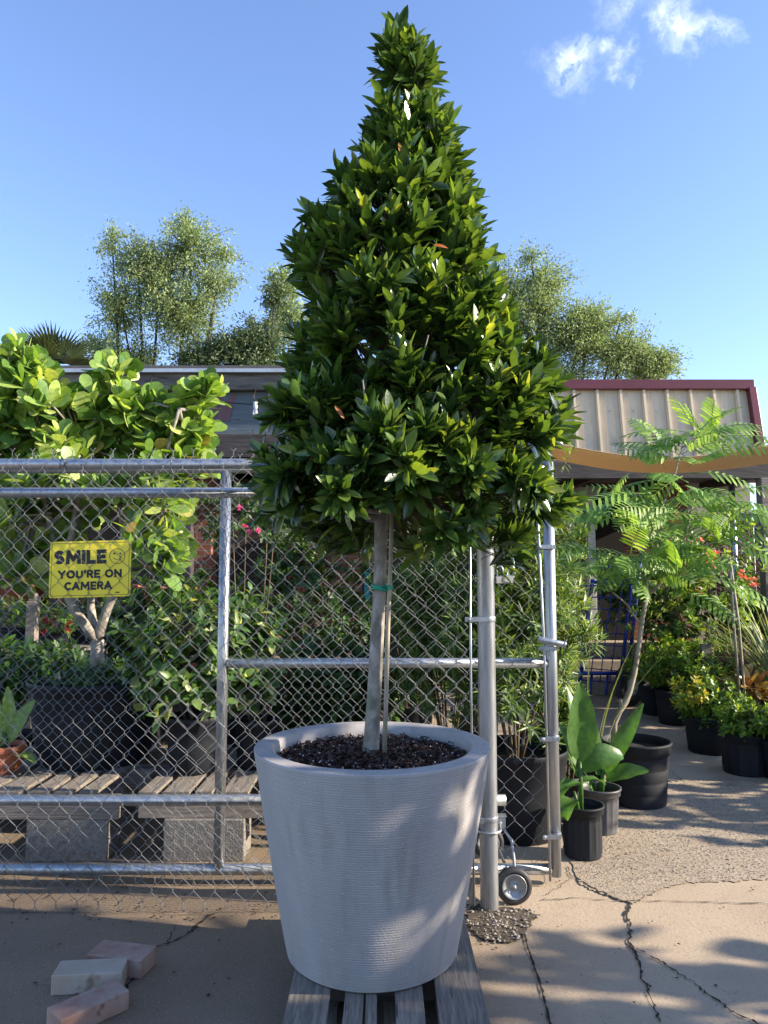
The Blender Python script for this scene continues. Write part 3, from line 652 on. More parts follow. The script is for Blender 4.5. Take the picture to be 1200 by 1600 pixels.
for py in (967, 790):
    c = at(755, py, FY + .04); bd = MB().lathe([(.0395, -.011), (.0415, -.011), (.0415, .011), (.0395, .011)], 28, (PX, FY + .04, c.z))
    bd.box(((PX + XB) / 2 - .008, FY - .004, c.z), (PX - XB + .03, .004, .02)); bd.lathe([(.0, -.011), (.008, -.010), (.008, .004)], 12, (XB - .006, FY - .004, c.z), axis='Y')
    bd.build('brace_band', M['galv'], fence, bevel=.001)
# track pipes carried by the post
zt1 = at(200, 770, FY + .1).z; zt2 = at(200, 1250, FY + .1).z
for zz, xe in ((zt1, at(500, 770, FY + .1).x), (zt2, at(790, 1258, FY + .1).x)):
    tr_ = MB().tube([(XL, FY + .1, zz), (xe, FY + .1, zz)], .0235, 20); tr_.build('track_pipe', M['galv'], fence)
c = at(765, 1292, FY + .04)
br = MB(); br.box((PX, FY + .105, c.z + .005), (.165, .006, .058)); br.box((PX, FY + .085, c.z + .034), (.165, .04, .005))
br.lathe([(.0395, -.011), (.042, -.011), (.042, .011), (.0395, .011)], 28, (PX, FY + .04, c.z + .038)); br.box((PX - .06, FY - .002, c.z + .038), (.07, .004, .022))
pts = [(PX - .055, FY + .1, c.z - .004)] + [(PX - .052 * math.cos(a), FY + .045 - .052 * math.sin(a), c.z - .012) for a in [i * math.pi / 10 for i in range(11)]] + [(PX + .055, FY + .1, c.z - .004)]
br.tube(pts, .006, 8); br.lathe([(0, -.012), (.010, -.012), (.010, 0), (0, 0)], 6, (PX + .056, FY + .1, c.z - .004), axis='Y')
br.build('track_bracket', M['galv'], fence, bevel=.001)

GY = FY + .30
gx = lambda px, py: at(px, py, GY).x
XE = gx(868, 1360); XM = gx(342, 1350)
gz = lambda py: at(600, py, GY).z
gate = thing('sliding_gate', 'wide galvanised chain link sliding gate with tube frame behind the front fence', 'gate', (XE, GY, 0))
zb, zm, ztp = gz(1358), gz(1036), zr + .02
MB().tube([(XE, GY, gz(1368)), (XE, GY, ztp + .03)], .0262, 20).build('end_post', M['galv'], gate)
MB().tube([(XM, GY, zb), (XM, GY, ztp)], .0255, 20).build('upright', M['galv'], gate)
MB().tube([(XL, GY, zb), (XE - .02, GY, zb)], .0245, 20).build('bottom_rail', M['galv'], gate)
MB().tube([(XL, GY, ztp), (XE - .02, GY, ztp)], .0245, 20).build('top_rail', M['galv'], gate)
MB().tube([(XM + .02, GY, zm), (XE - .02, GY, zm)], .0235, 20).build('middle_rail', M['galv'], gate)
XT = gx(855, 1360)
chainlink(XL + .02, XT - .0, zb - .02, ztp + .03, GY - .032, off=1).build('wire_mesh', M['wire'], gate)
MB().tube([(XT + .006, GY - .034, gz(1372)), (gx(846, 1000) + .004, GY - .034, gz(1000)), (XT - .03, GY - .034, ztp)], .0062, 8).build('tension_bar', M['galv'], gate)
for py in (855, 1012, 1152, 1303):
    z = gz(py); bd = MB().lathe([(.0272, -.010), (.0292, -.010), (.0292, .010), (.0272, .010)], 24, (XE, GY, z))
    x2 = XT - .02; bd.box(((XE + x2) / 2, GY - .044, z), (XE - x2 + .012, .004, .019)); bd.box((XE + .006, GY - .03, z), (.03, .028, .019)); bd.lathe([(0, -.010), (.0095, -.008), (.0095, .004)], 12, (x2, GY - .044, z), axis='Y')
    bd.build('brace_band', M['galv'], gate, bevel=.001)
z = gz(1004)
lv = MB().tube([(XE - .075, GY - .06, z + .022), (XE + .045, GY - .062, z - .004)], .0145, 12); lv.tube([(XE + .042, GY - .062, z - .003), (XE + .052, GY - .062, z - .006)], .0165, 12); lv.box((XE, GY - .045, z), (.05, .03, .02)); lv.build('latch', M['galv'], gate, bevel=.001)
# roller carriage
WX, WY, WR = at(803, 1392, FY + .085).x, FY + .085, .077
def wheel(cx, cy, cz, r, wd, parent, rim=M['rim'], name='wheel', ratio=.66):
    prof = [(r * ratio, -wd / 2), (r * .86, -wd / 2 * 1.0), (r * .96, -wd / 2 * .7), (r, -wd / 4), (r, wd / 4), (r * .96, wd / 2 * .7), (r * .86, wd / 2), (r * ratio, wd / 2)]
    ty = MB().lathe(prof, 40, (cx, cy, cz), axis='Y', close=True); t_ = ty.build(name, M['rubber'], parent)
    rm = MB().lathe([(0, -wd * .30), (r * .14, -wd * .32), (r * .18, -wd * .15), (r * .36, -wd * .12), (r * .44, -wd * .30), (r * .58, -wd * .36), (r * ratio, -wd * .55), (r * (ratio + .03), -wd * .5), (r * ratio, 0), (0, 0)], 36, (cx, cy, cz), axis='Y')
    rm.lathe([(0, -wd * .75), (r * .07, -wd * .75), (r * .07, -wd * .25), (r * .13, -wd * .25), (r * .13, -wd * .2)], 8, (cx, cy, cz), axis='Y')
    for k in range(4):
        a = .8 + k * math.pi / 2; rm.lathe([(0, -wd * .36), (r * .05, -wd * .34), (r * .05, -wd * .1)], 8, (cx + r * .42 * math.cos(a), cy, cz + r * .42 * math.sin(a)), axis='Y')
    q = rm.build('rim', rim, t_); return t_
wheel(WX, WY, WR, WR, .036, gate)
wheel(WX - .05, GY + .22, WR + .03, WR, .036, gate)
fk = MB(); fk.tube([(WX + .01, WY, WR), (WX + .012, WY + .03, WR), (WX + .03, GY - .05, WR + .05), (WX + .03, GY, WR + .11), (WX, GY + .06, WR + .15), (WX - .04, GY + .14, WR + .12), (WX - .05, GY + .18, WR + .03)], .007, 8)
fk.tube([(WX, WY - .02, WR), (WX, GY + .2, WR)], .007, 8); fk.build('carriage_bracket', M['galv'], gate)

# padlocks
for (px, py, dy, rot, lab) in [(795, 905, .02, .25, 'bright steel padlock hanging tilted in the light beside the round post'), (782, 906, .06, -.05, 'darker padlock half hidden behind the bright one')]:
    q = at(px, py, FY + dy); pd = thing('padlock', lab, 'padlock', q, 'padlocks on the gate')
    Mr = Matrix.Rotation(rot, 3, 'Y')
    MB().box((0, 0, 0), (.042, .018, .036), M=Mr).build('lock_body', M['brass'], pd, bevel=.004, local=True)
    pts = [Mr @ Vector((-.013, 0, .015))] + [Mr @ Vector((-.013 * math.cos(a), 0, .045 + .014 * math.sin(a))) for a in [i * math.pi / 8 for i in range(9)]] + [Mr @ Vector((.013, 0, .015))]
    MB().tube(pts, .0035, 8).build('shackle', M['galv'], pd, local=True)
q = at(790, 872, FY + .05)
ch = MB()
for k in range(4):
    ch.tube([(q.x + .004 * math.cos(a) * (3 if k % 2 else 1), q.y + .006 * math.cos(a) * (0 if k % 2 else 1), q.z + .03 - k * .017 + .012 * math.sin(a)) for a in [i * math.pi / 5 for i in range(11)]], .0022, 5)
for k in range(6): ch.tube([(PX + .03 + .012 * k + .009 * math.cos(a), FY + .06 + (.006 * math.sin(a) if k % 2 else 0), q.z + .035 + (0 if k % 2 else .006 * math.sin(a))) for a in [i * math.pi / 5 for i in range(11)]], .0022, 5)
tag(ch.build('lock_chain', M['galv']), 'short steel chain looped round the post above the padlocks', 'chain')

# ---------------------------------------------------------------- sign
sg = thing('warning_sign', 'yellow SMILE YOU\'RE ON CAMERA sign wired to the fence mesh', 'sign', at(141, 889, FY + .012))
SM = Matrix.Rotation(R(-1.5), 4, 'Y')
sw, sh = .355, .245
def rrect(w_, h_, r, n=6):
    P = []
    for cx, cy, a0 in ((w_ / 2 - r, h_ / 2 - r, 0), (-w_ / 2 + r, h_ / 2 - r, 90), (-w_ / 2 + r, -h_ / 2 + r, 180), (w_ / 2 - r, -h_ / 2 + r, 270)):
        for i in range(n + 1): a = R(a0 + 90 * i / n); P.append((cx + r * math.cos(a), cy + r * math.sin(a)))
    return P
def skew(x, z): return (x - .010 * (-z / sh) * -1 if False else x + .02 * z, z)
P = rrect(sw, sh, .012); n = len(P)
pm = MB().add([(*[skew(x, y)[0]], -.0012, y) for x, y in P] + [(skew(x, y)[0], .0012, y) for x, y in P], [tuple(range(n)), tuple(range(2 * n - 1, n - 1, -1))] + [(i, i + n, (i + 1) % n + n, (i + 1) % n) for i in range(n)])
pm.v = [tuple(SM @ Vector(v)) for v in pm.v]; plate = pm.build('plate', M['sign'], sg, local=True)
def ring(P1, P2, y):
    n = len(P1); return [(skew(a, b)[0], y, b) for a, b in P1] + [(skew(a, b)[0], y, b) for a, b in P2], [(i, (i + 1) % n, n + (i + 1) % n, n + i) for i in range(n)]
bm_ = MB(); bm_.add(*ring(rrect(sw - .016, sh - .016, .008), rrect(sw - .0195, sh - .0195, .007), -.0018))
bm_.v = [tuple(SM @ Vector(v)) for v in bm_.v]; bm_.build('printed_border', M['ink'], sg, local=True)
def text(s, size, x, z, bold, parent, wx=1.0, name='lettering', shear=0):
    cu = bpy.data.curves.new('t', 'FONT'); cu.body = s; cu.size = size; cu.offset = bold; cu.align_x = 'CENTER'; cu.align_y = 'CENTER'; cu.resolution_u = 4; cu.space_character = 1.06
    to = bpy.data.objects.new('t', cu); C.objects.link(to); dg = bpy.context.evaluated_depsgraph_get(); me = bpy.data.meshes.new_from_object(to.evaluated_get(dg)); bpy.data.objects.remove(to)
    T = SM @ Matrix.Translation((x, -.0022, z)) @ Matrix(((wx, 0, 0, 0), (0, 0, 1, 0), (0, 1, 0, 0), (0, 0, 0, 1)))
    me.transform(T); me.materials.clear(); return link_mesh(name, me, M['ink'], parent, True)
def arc(cx, cy, rx, ry, a0, a1, n=10): return [(cx + rx * math.cos(R(a0 + (a1 - a0) * i / n)), cy + ry * math.sin(R(a0 + (a1 - a0) * i / n))) for i in range(n + 1)]
GL = {'S': (.62, [arc(.31, .74, .27, .24, 40, 250, 9) + arc(.31, .26, .27, .24, 90, -140, 9)]), 'M': (.98, [[(.0, 0), (.07, 1)], [(.07, 1), (.49, .28), (.91, 1)], [(.91, 1), (.98, 0)]]),
      'I': (.0, [[(0, 0), (0, 1)]]), 'L': (.5, [[(0, 1), (0, 0), (.5, 0)]]), 'E': (.52, [[(.52, 1), (0, 1), (0, 0), (.52, 0)], [(0, .5), (.45, .5)]]),
      'Y': (.74, [[(0, 1), (.37, .48), (.74, 1)], [(.37, .48), (.37, 0)]]), 'O': (.84, [arc(.42, .5, .42, .5, 0, 360, 20)]), 'U': (.66, [[(0, 1)] + arc(.33, .33, .33, .33, 180, 360, 8) + [(.66, 1)]]),
      "'": (.0, [[(.03, 1.03), (-.02, .78)]]), 'R': (.58, [[(0, 0), (0, 1), (.3, 1)] + arc(.3, .74, .27, .26, 90, -90, 8) + [(0, .48)], [(.28, .48), (.58, 0)]]), 'N': (.7, [[(0, 0), (0, 1), (.7, 0), (.7, 1)]]),
      'C': (.66, [arc(.42, .5, .42, .5, 48, 312, 14)]), 'A': (.8, [[(0, 0), (.4, 1), (.8, 0)], [(.17, .3), (.63, .3)]]), ' ': (.12, [])}
def letters(txt, x0, x1, z, h, wt):
    """block capitals fitted between x0 and x1"""
    gap = wt * 1.45; tot = sum(GL[c][0] for c in txt) + gap * (len(txt) - 1); sx = (x1 - x0 - wt * h) / tot; x = x0 + wt * h / 2; k = 0
    for c in txt:
        mb = MB()
        for poly in GL[c][1]:
            P = [(x + p[0] * sx, z + p[1] * (h * (1 - wt)) + wt * h / 2) for p in poly]; t_ = wt * h / 2
            for (a, b) in zip(P, P[1:]):
                k += 1; y = -.0019 - .00002 * (k % 9); dx, dz = b[0] - a[0], b[1] - a[1]; ln = math.hypot(dx, dz) or 1; nx_, nz_ = -dz / ln * t_, dx / ln * t_; ex, ez = dx / ln * t_ * .42, dz / ln * t_ * .42
                if len(poly) < 6: ex, ez = ex * 2.2, ez * 2.2
                mb.add([(a[0] - ex + nx_, y, a[1] - ez + nz_), (a[0] - ex - nx_, y, a[1] - ez - nz_), (b[0] + ex - nx_, y, b[1] + ez - nz_), (b[0] + ex + nx_, y, b[1] + ez + nz_)], [(0, 1, 2, 3)])
        if mb.v:
            mb.v = [tuple(SM @ Vector(v)) for v in mb.v]; yield mb
        x += (GL[c][0] + gap) * sx
for nm_, args in (('headline_lettering', ('SMILE', -.158, .072, .022, .062, .27)), ('middle_lettering', ("YOU'RE ON", -.140, .138, -.040, .037, .26)), ('lower_lettering', ('CAMERA', -.112, .096, -.091, .037, .26))):
    al = MB()
    for mb in letters(*args): al.add(mb.v, mb.f)
    al.build(nm_, M['ink'], sg, local=True)
fc = MB(); cxs, czs, rs = .118, .053, .034
N1 = [(cxs + rs * math.cos(a), czs + rs * math.sin(a)) for a in [i * 2 * math.pi / 40 for i in range(40)]]; N2 = [(cxs + (rs - .0022) * math.cos(a), czs + (rs - .0022) * math.sin(a)) for a in [i * 2 * math.pi / 40 for i in range(40)]]
fc.add([(a, -.0022, b) for a, b in N1] + [(a, -.0022, b) for a, b in N2], [(i, (i + 1) % 40, 40 + (i + 1) % 40, 40 + i) for i in range(40)])
for ex in (-.013, .013):
    fc.add([(cxs + ex + .0042 * math.cos(a), -.0022, czs + .011 + .0042 * math.sin(a)) for a in [i * 2 * math.pi / 14 for i in range(14)]], [tuple(range(14))])
sm1 = [(cxs + .019 * math.cos(a), czs + .001 + .017 * math.sin(a)) for a in [R(205 + 130 * i / 16) for i in range(17)]]; sm2 = [(cxs + .0172 * math.cos(a), czs + .001 + .0152 * math.sin(a)) for a in [R(205 + 130 * i / 16) for i in range(17)]]
fc.add([(a, -.0022, b) for a, b in sm1] + [(a, -.0022, b) for a, b in sm2], [(i, i + 1, 18 + i, 17 + i) for i in range(16)])
fc.v = [tuple(SM @ Vector(v)) for v in fc.v]; fc.build('smiley_face', M['ink'], sg, local=True)
for xx, ww in ((.098, .003), (.1025, .003), (.107, .004), (.112, .004), (.117, .004)):
    pass
MB().box((.122, -.0019, -.101), (.018, .0006, .005)).build('small_print', M['ink'], sg, local=True)

# ---------------------------------------------------------------- loose bricks
def brick(px, py, rz, mt, lab, dims=(.205, .105, .062)):
    q = gr(px, py, 0); mb = MB().box((0, 0, 0), dims)
    o = mb.build('paver_brick', mt, None, bevel=.0035, local=True, seg=2); o.location = (q.x, q.y, dims[2] / 2 + .001); o.rotation_euler = (0, 0, rz)
    return tag(o, lab, 'brick', 'loose bricks on the concrete')
brick(190, 1513, R(-12), M['brickred'], 'chalky pink brick lying farthest back of the three loose bricks', (.215, .11, .063))
brick(141, 1541, R(6), M['brickpale'], 'pale cream brick stained brown along its bottom, between two pink ones', (.23, .10, .065))
brick(138, 1592, R(47), M['brickred'], 'pink brick with white dusty edges, nearest the camera and turned diagonally', (.225, .1, .06))

# ---------------------------------------------------------------- raised pallets on blocks behind the gate
BY = 3.78
def cinder(px, lab):
    x = at(px, 1320, BY).x; b = thing('cinder_block', lab, 'cinder block', (x, BY + .1, 0), 'cinder blocks under the pallets')
    m_ = MB(); m_.box((0, -.085, .1), (.4, .03, .2)); m_.box((0, .085, .1), (.4, .03, .2))
    for xx in (-.185, 0, .185): m_.box((xx, 0, .1), (.03, .14, .198))
    m_.build('block', M['cinder'], b, bevel=.005, local=True); return b
cinder(103, 'grey cinder block holding up the left pallet behind the fence'); cinder(318, 'grey cinder block just left of the planter, behind the gate upright')
for px, yy, lab in ((-60, 4.7, 'cinder block under the rear of the left pallet'), (250, 4.75, 'cinder block at the rear between the two raised pallets'), (430, 4.7, 'cinder block at the rear right under the raised pallets')):
    x = at(px, 1300, yy).x; m_ = MB().box((0, 0, .1), (.4, .2, .2)); o = m_.build('cinder_block', M['cinder'], None, bevel=.005, local=True); o.location = (x, yy, 0); tag(o, lab, 'cinder block', 'cinder blocks under the pallets')
PZ = .335
def rpallet(xa, xb, ya, yb, lab, dz=0):
    p = thing('raised_pallet', lab, 'pallet', ((xa + xb) / 2, ya, .2), 'pallets used as plant benches')
    x = xa
    while x < xb - .05:
        wd = random.choice((.085, .09, .13)); 
        if x + wd > xb: break
        MB().box((x + wd / 2, (ya + yb) / 2 + random.uniform(-.01, .01), PZ + dz - .009), (wd, yb - ya, .018), rz=random.uniform(-.01, .01)).build('slat', M['wood'], p, bevel=.002)
        x += wd + random.uniform(.03, .055)
    for yy in (ya + .02, (ya + yb) / 2, yb - .02): MB().box(((xa + xb) / 2, yy, PZ + dz - .018 - .05), (xb - xa, .038, .098)).build('stringer', M['woodx'], p, bevel=.002)
    MB().box(((xa + xb) / 2, ya + .05, .2095), (xb - xa, .1, .016)).build('bottom_slat', M['woodx'], p, bevel=.002)
rpallet(-3.1, at(185, 1260, BY).x, BY, 4.82, 'left weathered pallet bench on cinder blocks under the big black tub')
rpallet(at(255, 1260, BY).x - .13, at(470, 1260, BY).x, BY + .02, 4.84, 'right weathered pallet bench on cinder blocks behind the planter', -.006)

# ---------------------------------------------------------------- pots and plants
def nursery_pot(parent, rt, rb, h, mt, style='smooth', soil=.85, at0=(0, 0, 0)):
    x0, y0, z0 = at0
    prof = [(0, 0), (rb - .008, 0), (rb, .008)]
    if style == 'ribbed':
        for i in range(8): t = i / 7; prof.append((rb + (rt - .012 - rb) * t, .012 + (h - .055) * t))
        prof += [(rt - .004, h - .042), (rt, h - .036), (rt, h - .012), (rt + .006, h - .010), (rt + .006, h)]
    elif style == 'banded':
        for i in range(4):
            t0, t1 = i / 4, (i + 1) / 4; ra, rb_ = rb + (rt - .01 - rb) * t0, rb + (rt - .01 - rb) * t1; za, zb_ = .012 + (h - .09) * t0, .012 + (h - .09) * t1
            prof += [(ra, za), (rb_, zb_ - .012), (rb_ - .002, zb_ - .006)]
        prof += [(rt - .006, h - .075), (rt, h - .07), (rt + .002, h - .022), (rt + .010, h - .016), (rt + .012, h - .004), (rt + .008, h)]
    else:
        prof += [(rb + (rt - rb) * .5, h * .5), (rt - .006, h - .035), (rt, h - .03), (rt + .003, h - .004), (rt, h)]
    prof += [(rt - .006, h), (rt - .01, h - .03), (rt - .014, h * (soil - .1))]
    def md(a, z, i):
        if style == 'ribbed' and .015 < z < h - .05 and i < 11: return 1 + .035 * (1 if math.sin(a * 16) > .2 else 0)
        if style == 'banded' and h - .07 < z < h - .02: return 1 + .015 * (1 if math.sin(a * 14) > .6 else 0)
        return 1 + .004 * math.sin(2 * a + z * 5)
    o = MB().lathe(prof, 96 if style != 'smooth' else 40, (x0, y0, z0), mod=md).build('pot', mt, parent, local=True)
    MB().disc(rt - .012, h * soil + z0, 24, (x0, y0)).build('soil', M['soil'], parent, local=True); return o

def ell_tips(n, c, r, bias=.5, upb=.6, flat=1.0, minz=None):
    th = rng.uniform(0, 2 * np.pi, n); cz = rng.uniform(-.75, 1, n); f = bias + (1 - bias) * rng.uniform(0, 1, n) ** .6
    s = np.sqrt(1 - cz ** 2); d = np.stack([s * np.cos(th), s * np.sin(th), cz], 1)
    lump = 1 + .13 * np.sin(3 * th + cz * 4 + rng.uniform(0, 6)) + .1 * np.sin(5 * th - cz * 6 + 2)
    P = np.array(c) + d * np.array(r) * (f * lump)[:, None]
    A = d * np.array([1, 1, .6]) + [0, 0, upb] + rng.normal(0, .25, (n, 3))
    if minz is not None: k = P[:, 2] > minz; P, A = P[k], A[k]
    return P, A
def shrub(name, label, cat, loc, pot_=None, crown=((0, 0, .5), (.3, .3, .3)), ntip=100, nleaf=8, size=.06, tpl=T_OVAL, lm='dark', group=None, bark='twig', incl=(30, 70), stems=5, upb=.6, spread=.06, bias=.45, mats=None, base=0):
    t = thing(name, label, cat, loc, group)
    z0 = base
    if pot_:
        rt, rb, h, mt, style = pot_; nursery_pot(t, rt, rb, h, M[mt], style); z0 = h * .84
    P, A = ell_tips(ntip, crown[0], crown[1], bias, upb, minz=z0)
    V, F = whorls(P, A, nleaf, size, tpl, incl=incl, spread=spread); np_mesh('foliage', V, F, M[lm], t, local=True)
    S = []; c = Vector(crown[0]); mb = MB()
    hubs = []
    for k in range(stems):
        a = k * 2.4; e = c + Vector((crown[1][0] * .45 * math.cos(a), crown[1][1] * .45 * math.sin(a), random.uniform(-.2, .4) * crown[1][2])); s0 = Vector((.03 * math.cos(a), .03 * math.sin(a), z0 - .02))
        mb.tube(curve_pts(s0, e, (random.uniform(-.03, .03), random.uniform(-.03, .03), 0), 5), [.009, .008, .007, .006, .005, .004], 6); hubs.append(e); hubs.append(s0.lerp(e, .6))
    for p in P:
        p = Vector(p); hb = min(hubs, key=lambda q: (q - p).length); S.append(hb)
    tw = twigs(S, P, .003, .0015, seg=3); mb.v += []
    o_ = len(mb.v); mb.v += tw.v; mb.f += [tuple(i + o_ for i in f) for f in tw.f]; mb.sm += tw.sm
    mb.build('stems', M[bark], t, local=True); return t

# big paddle leaved shrub in a black tub on the left pallet
cl = thing('paddle_leaf_shrub', 'large round leaved shrub in a wide black tub behind the yellow sign', 'shrub', (at(150, 1150, 4.46).x, 4.46, PZ))
CX, CY = at(150, 1150, 4.46).x, 4.46
nursery_pot(cl, .385, .31, .47, M['black_pot'], 'smooth', .9)
tr_ = MB(); J = at(152, 1000, CY) - Vector((CX, CY, PZ)); b0 = Vector((.0, 0, .42))
tr_.tube([b0, b0.lerp(J, .5), J], [.045, .04, .038], 10)
hubs = []
for (px, py, dy, r) in [(95, 905, -.1, .028), (145, 900, .15, .025), (195, 900, 0, .028), (185, 780, -.2, .02), (60, 760, .1, .022), (250, 720, .1, .018), (130, 700, -.1, .02), (40, 640, 0, .015), (280, 640, -.2, .012)]:
    e = at(px, py, CY + dy) - Vector((CX, CY, PZ)); s = J if py > 790 else min(hubs[:3], key=lambda q: (q - e).length)
    tr_.tube(curve_pts(s, e, (random.uniform(-.03, .03), 0, 0), 6), [r * 1.2 - r * .5 * i / 6 for i in range(7)], 8); hubs.append(e)
P = []; A = []; lobhub = []
lob = [((60, 650, 0), (.36, .32, .26), 60), ((28, 575, -.1), (.15, .16, .15), 22), ((190, 655, .1), (.33, .35, .15), 55), ((295, 655, 0), (.14, .14, .16), 16), ((180, 595, .05), (.10, .12, .13), 12), ((320, 610, 0), (.09, .1, .07), 8),
       ((120, 760, 0), (.5, .45, .3), 90), ((250, 770, -.1), (.2, .25, .25), 34), ((30, 860, 0), (.35, .3, .3), 40), ((240, 860, -.2), (.16, .2, .17), 24), ((130, 715, .2), (.75, .4, .2), 60), ((-60, 720, .1), (.4, .4, .42), 50), ((-20, 660, 0), (.3, .3, .28), 30), ((290, 720, 0), (.2, .2, .12), 14)]
for (px, py, dy), r, n in lob:
    c = at(px, py, CY + dy) - Vector((CX, CY, PZ)); p_, a_ = ell_tips(n, c, r, .5, .75); P.append(p_); A.append(a_); lobhub.append(c - Vector((0, 0, r[2] * .5)))
P = np.concatenate(P); A = np.concatenate(A)
V, F = whorls(P, A, 8, .135, T_PADDLE, incl=(16, 66), spread=.07, up=.3, sizevar=.38); np_mesh('foliage', V, F, M['clusia'], cl, local=True)
for c in lobhub:
    s0 = min(hubs[3:9], key=lambda q: (q - c).length); tr_.tube(curve_pts(s0, c, (0, 0, -.03), 5), [.012, .011, .01, .009, .008, .007], 6)
hubs = hubs[3:] + lobhub
S = [min(hubs, key=lambda q: (q - Vector(p)).length) for p in P]
S = [q.lerp(Vector(p), .35) if (q - Vector(p)).length > .25 else q for q, p in zip(S, P)]
tw = twigs(S, P, .008, .005, seg=4, n=5); o_ = len(tr_.v); tr_.v += tw.v; tr_.f += [tuple(i + o_ for i in f) for f in tw.f]; tr_.sm += tw.sm
tr_.build('trunk', M['bark'], cl, local=True)
P, A = ell_tips(110, (-.06, .06, .47), (.30, .26, .09), .1, .9); V, F = whorls(P, A, 6, .06, T_OVAL, incl=(30, 80), spread=.02); np_mesh('underplanting', V, F, M['dark'], cl, local=True)

# gardenia like shrubs on the right pallet
def ploc(px, py, Y, z): q = at(px, py, Y); return (q.x, Y, z)
shrub('leafy_shrub', 'light veined leafy shrub in a black pot just left of the gate upright', 'shrub', ploc(302, 1200, 4.2, PZ), (.155, .125, .3, 'black_pot', 'smooth'), ((-.02, 0, .62), (.40, .28, .40)), 190, 7, .085, T_OVAL, 'gard', 'shrubs on the pallet bench', upb=.5, bias=.35)
shrub('leafy_shrub', 'light veined leafy shrub in a black pot just right of the gate upright', 'shrub', ploc(402, 1180, 4.3, PZ), (.13, .11, .26, 'black_pot', 'smooth'), ((-.03, 0, .60), (.22, .22, .40)), 90, 7, .085, T_OVAL, 'gard', 'shrubs on the pallet bench', upb=.6, bias=.3)
# ground ivy like plant in the tub and canna in clay pot far left
shrub('green_groundcover', 'low bright leafy plant growing behind the black tub rim', 'plant', ploc(90, 1040, 4.95, PZ), (.16, .13, .26, 'black_pot', 'smooth'), ((0, 0, .45), (.3, .25, .22)), 80, 7, .08, T_OVAL, 'dark', upb=.8)
def canna(name, label, loc, pot_, leaves, stemh, group=None, potmat='black_pot', mt='canna', style='ribbed'):
    t = thing(name, label, 'plant', loc, group); rt, rb, h = pot_
    nursery_pot(t, rt, rb, h, M[potmat], style, .82)
    stm = MB(); z0 = h * .8
    for (sx, sy, tx, ty, hh, r) in stemh: stm.tube([(sx, sy, z0), ((sx + tx) / 2 + .004, sy, z0 + hh * .5), (tx, ty, z0 + hh)], [r, r * .9, r * .6], 10)
    stm.build('stem', M['canna'], t, local=True)
    for (b, d, nrm, ln, wd, dr, tw_) in leaves:
        mb = MB(); bigleaf(mb, b, d, nrm, ln, wd, dr, .35, twist=tw_); mb.build('leaf', M[mt], t, local=True)
    return t
canna('canna_plant', 'broad leaved canna in a terracotta pot at the far left', ploc(8, 1130, 4.15, PZ), (.11, .085, .15),
      [((0, 0, .16), (-.45, 0, 1), (.3, -1, 0), .44, .10, .1, .2), ((.02, 0, .16), (.5, 0, 1), (-.3, -1, .2), .26, .09, .2, 0), ((.02, 0, .2), (-.05, 0, 1), (.5, -1, 0), .26, .07, .1, .3), ((-.03, 0, .12), (-1, -.2, .35), (0, 0, 1), .26, .09, .5, 0), ((.03, -.02, .1), (.9, -.3, .1), (0, 0, 1), .2, .08, .4, 0)],
      [(0, 0, 0, 0, .1, .02)], potmat='terracotta', style='smooth', mt='clusia')

# podocarpus shrubs
GB = 'feathery shrubs right of the planter'
shrub('podocarpus_shrub', 'tall feathery narrow leaved shrub in a large black pot behind the gate', 'shrub', ploc(806, 1300, 4.22, 0), (.29, .24, .46, 'black_pot', 'smooth'), ((-.0, .05, 1.12), (.42, .36, .72)), 560, 20, .088, T_NEEDLE, 'podo', GB, incl=(25, 100), spread=.09, bias=.35, stems=8)
shrub('podocarpus_shrub', 'feathery shrub seen through the mesh right behind the stake and planter', 'shrub', ploc(700, 1200, 4.75, 0), (.25, .2, .4, 'black_pot', 'smooth'), ((-.02, 0, 1.15), (.42, .35, .75)), 480, 19, .088, T_NEEDLE, 'podo', GB, incl=(25, 100), spread=.09, bias=.35, stems=8)
shrub('podocarpus_shrub', 'loose feathery shrub beyond the gate end post and left of the doorway', 'shrub', ploc(862, 1200, 5.3, 0), (.25, .2, .4, 'black_pot', 'smooth'), ((.0, 0, 1.4), (.30, .35, .85)), 330, 18, .09, T_NEEDLE, 'podo', GB, incl=(25, 100), spread=.12, bias=.25, stems=9)
shrub('podocarpus_shrub', 'low feathery shrub in a grey pot tucked behind the ribbed canna pots', 'shrub', ploc(884, 1230, 4.45, 0), (.12, .1, .25, 'grey_pot', 'smooth'), ((.0, 0, .55), (.16, .2, .35)), 110, 16, .08, T_NEEDLE, 'podo', GB, incl=(25, 90), spread=.1, bias=.2, stems=5)

# cannas in front
canna('canna_plant', 'fresh green canna in the ribbed black pot nearest the gate end post', ploc(911, 1340, 3.86, 0), (.105, .092, .255),
      [((-.01, -.02, .47), (.0, -.08, 1), (.12, -1, .0), .40, .155, .0, .15), ((0, 0, .42), (.5, -.2, .55), (-.5, -.6, .9), .26, .14, 1.0, .3), ((-.01, 0, .38), (-.25, .1, 1), (.7, -1, 0), .30, .09, .2, .4),
       ((-.01, -.03, .36), (-.8, -.5, .35), (.1, 0, 1), .20, .08, 1.1, 0), ((0, .0, .5), (-.1, .3, 1), (.6, -.9, 0), .34, .1, .05, .2), ((.01, 0, .36), (.6, .2, .25), (0, 0, 1), .14, .06, .8, 0), ((-.05, -.03, .28), (-.35, -.5, .35), (.1, 0, 1), .16, .09, 1.9, 0)],
      [(-.005, 0, -.008, -.01, .26, .013), (-.02, -.02, -.045, -.03, .12, .01)], 'cannas in black pots by the gate')
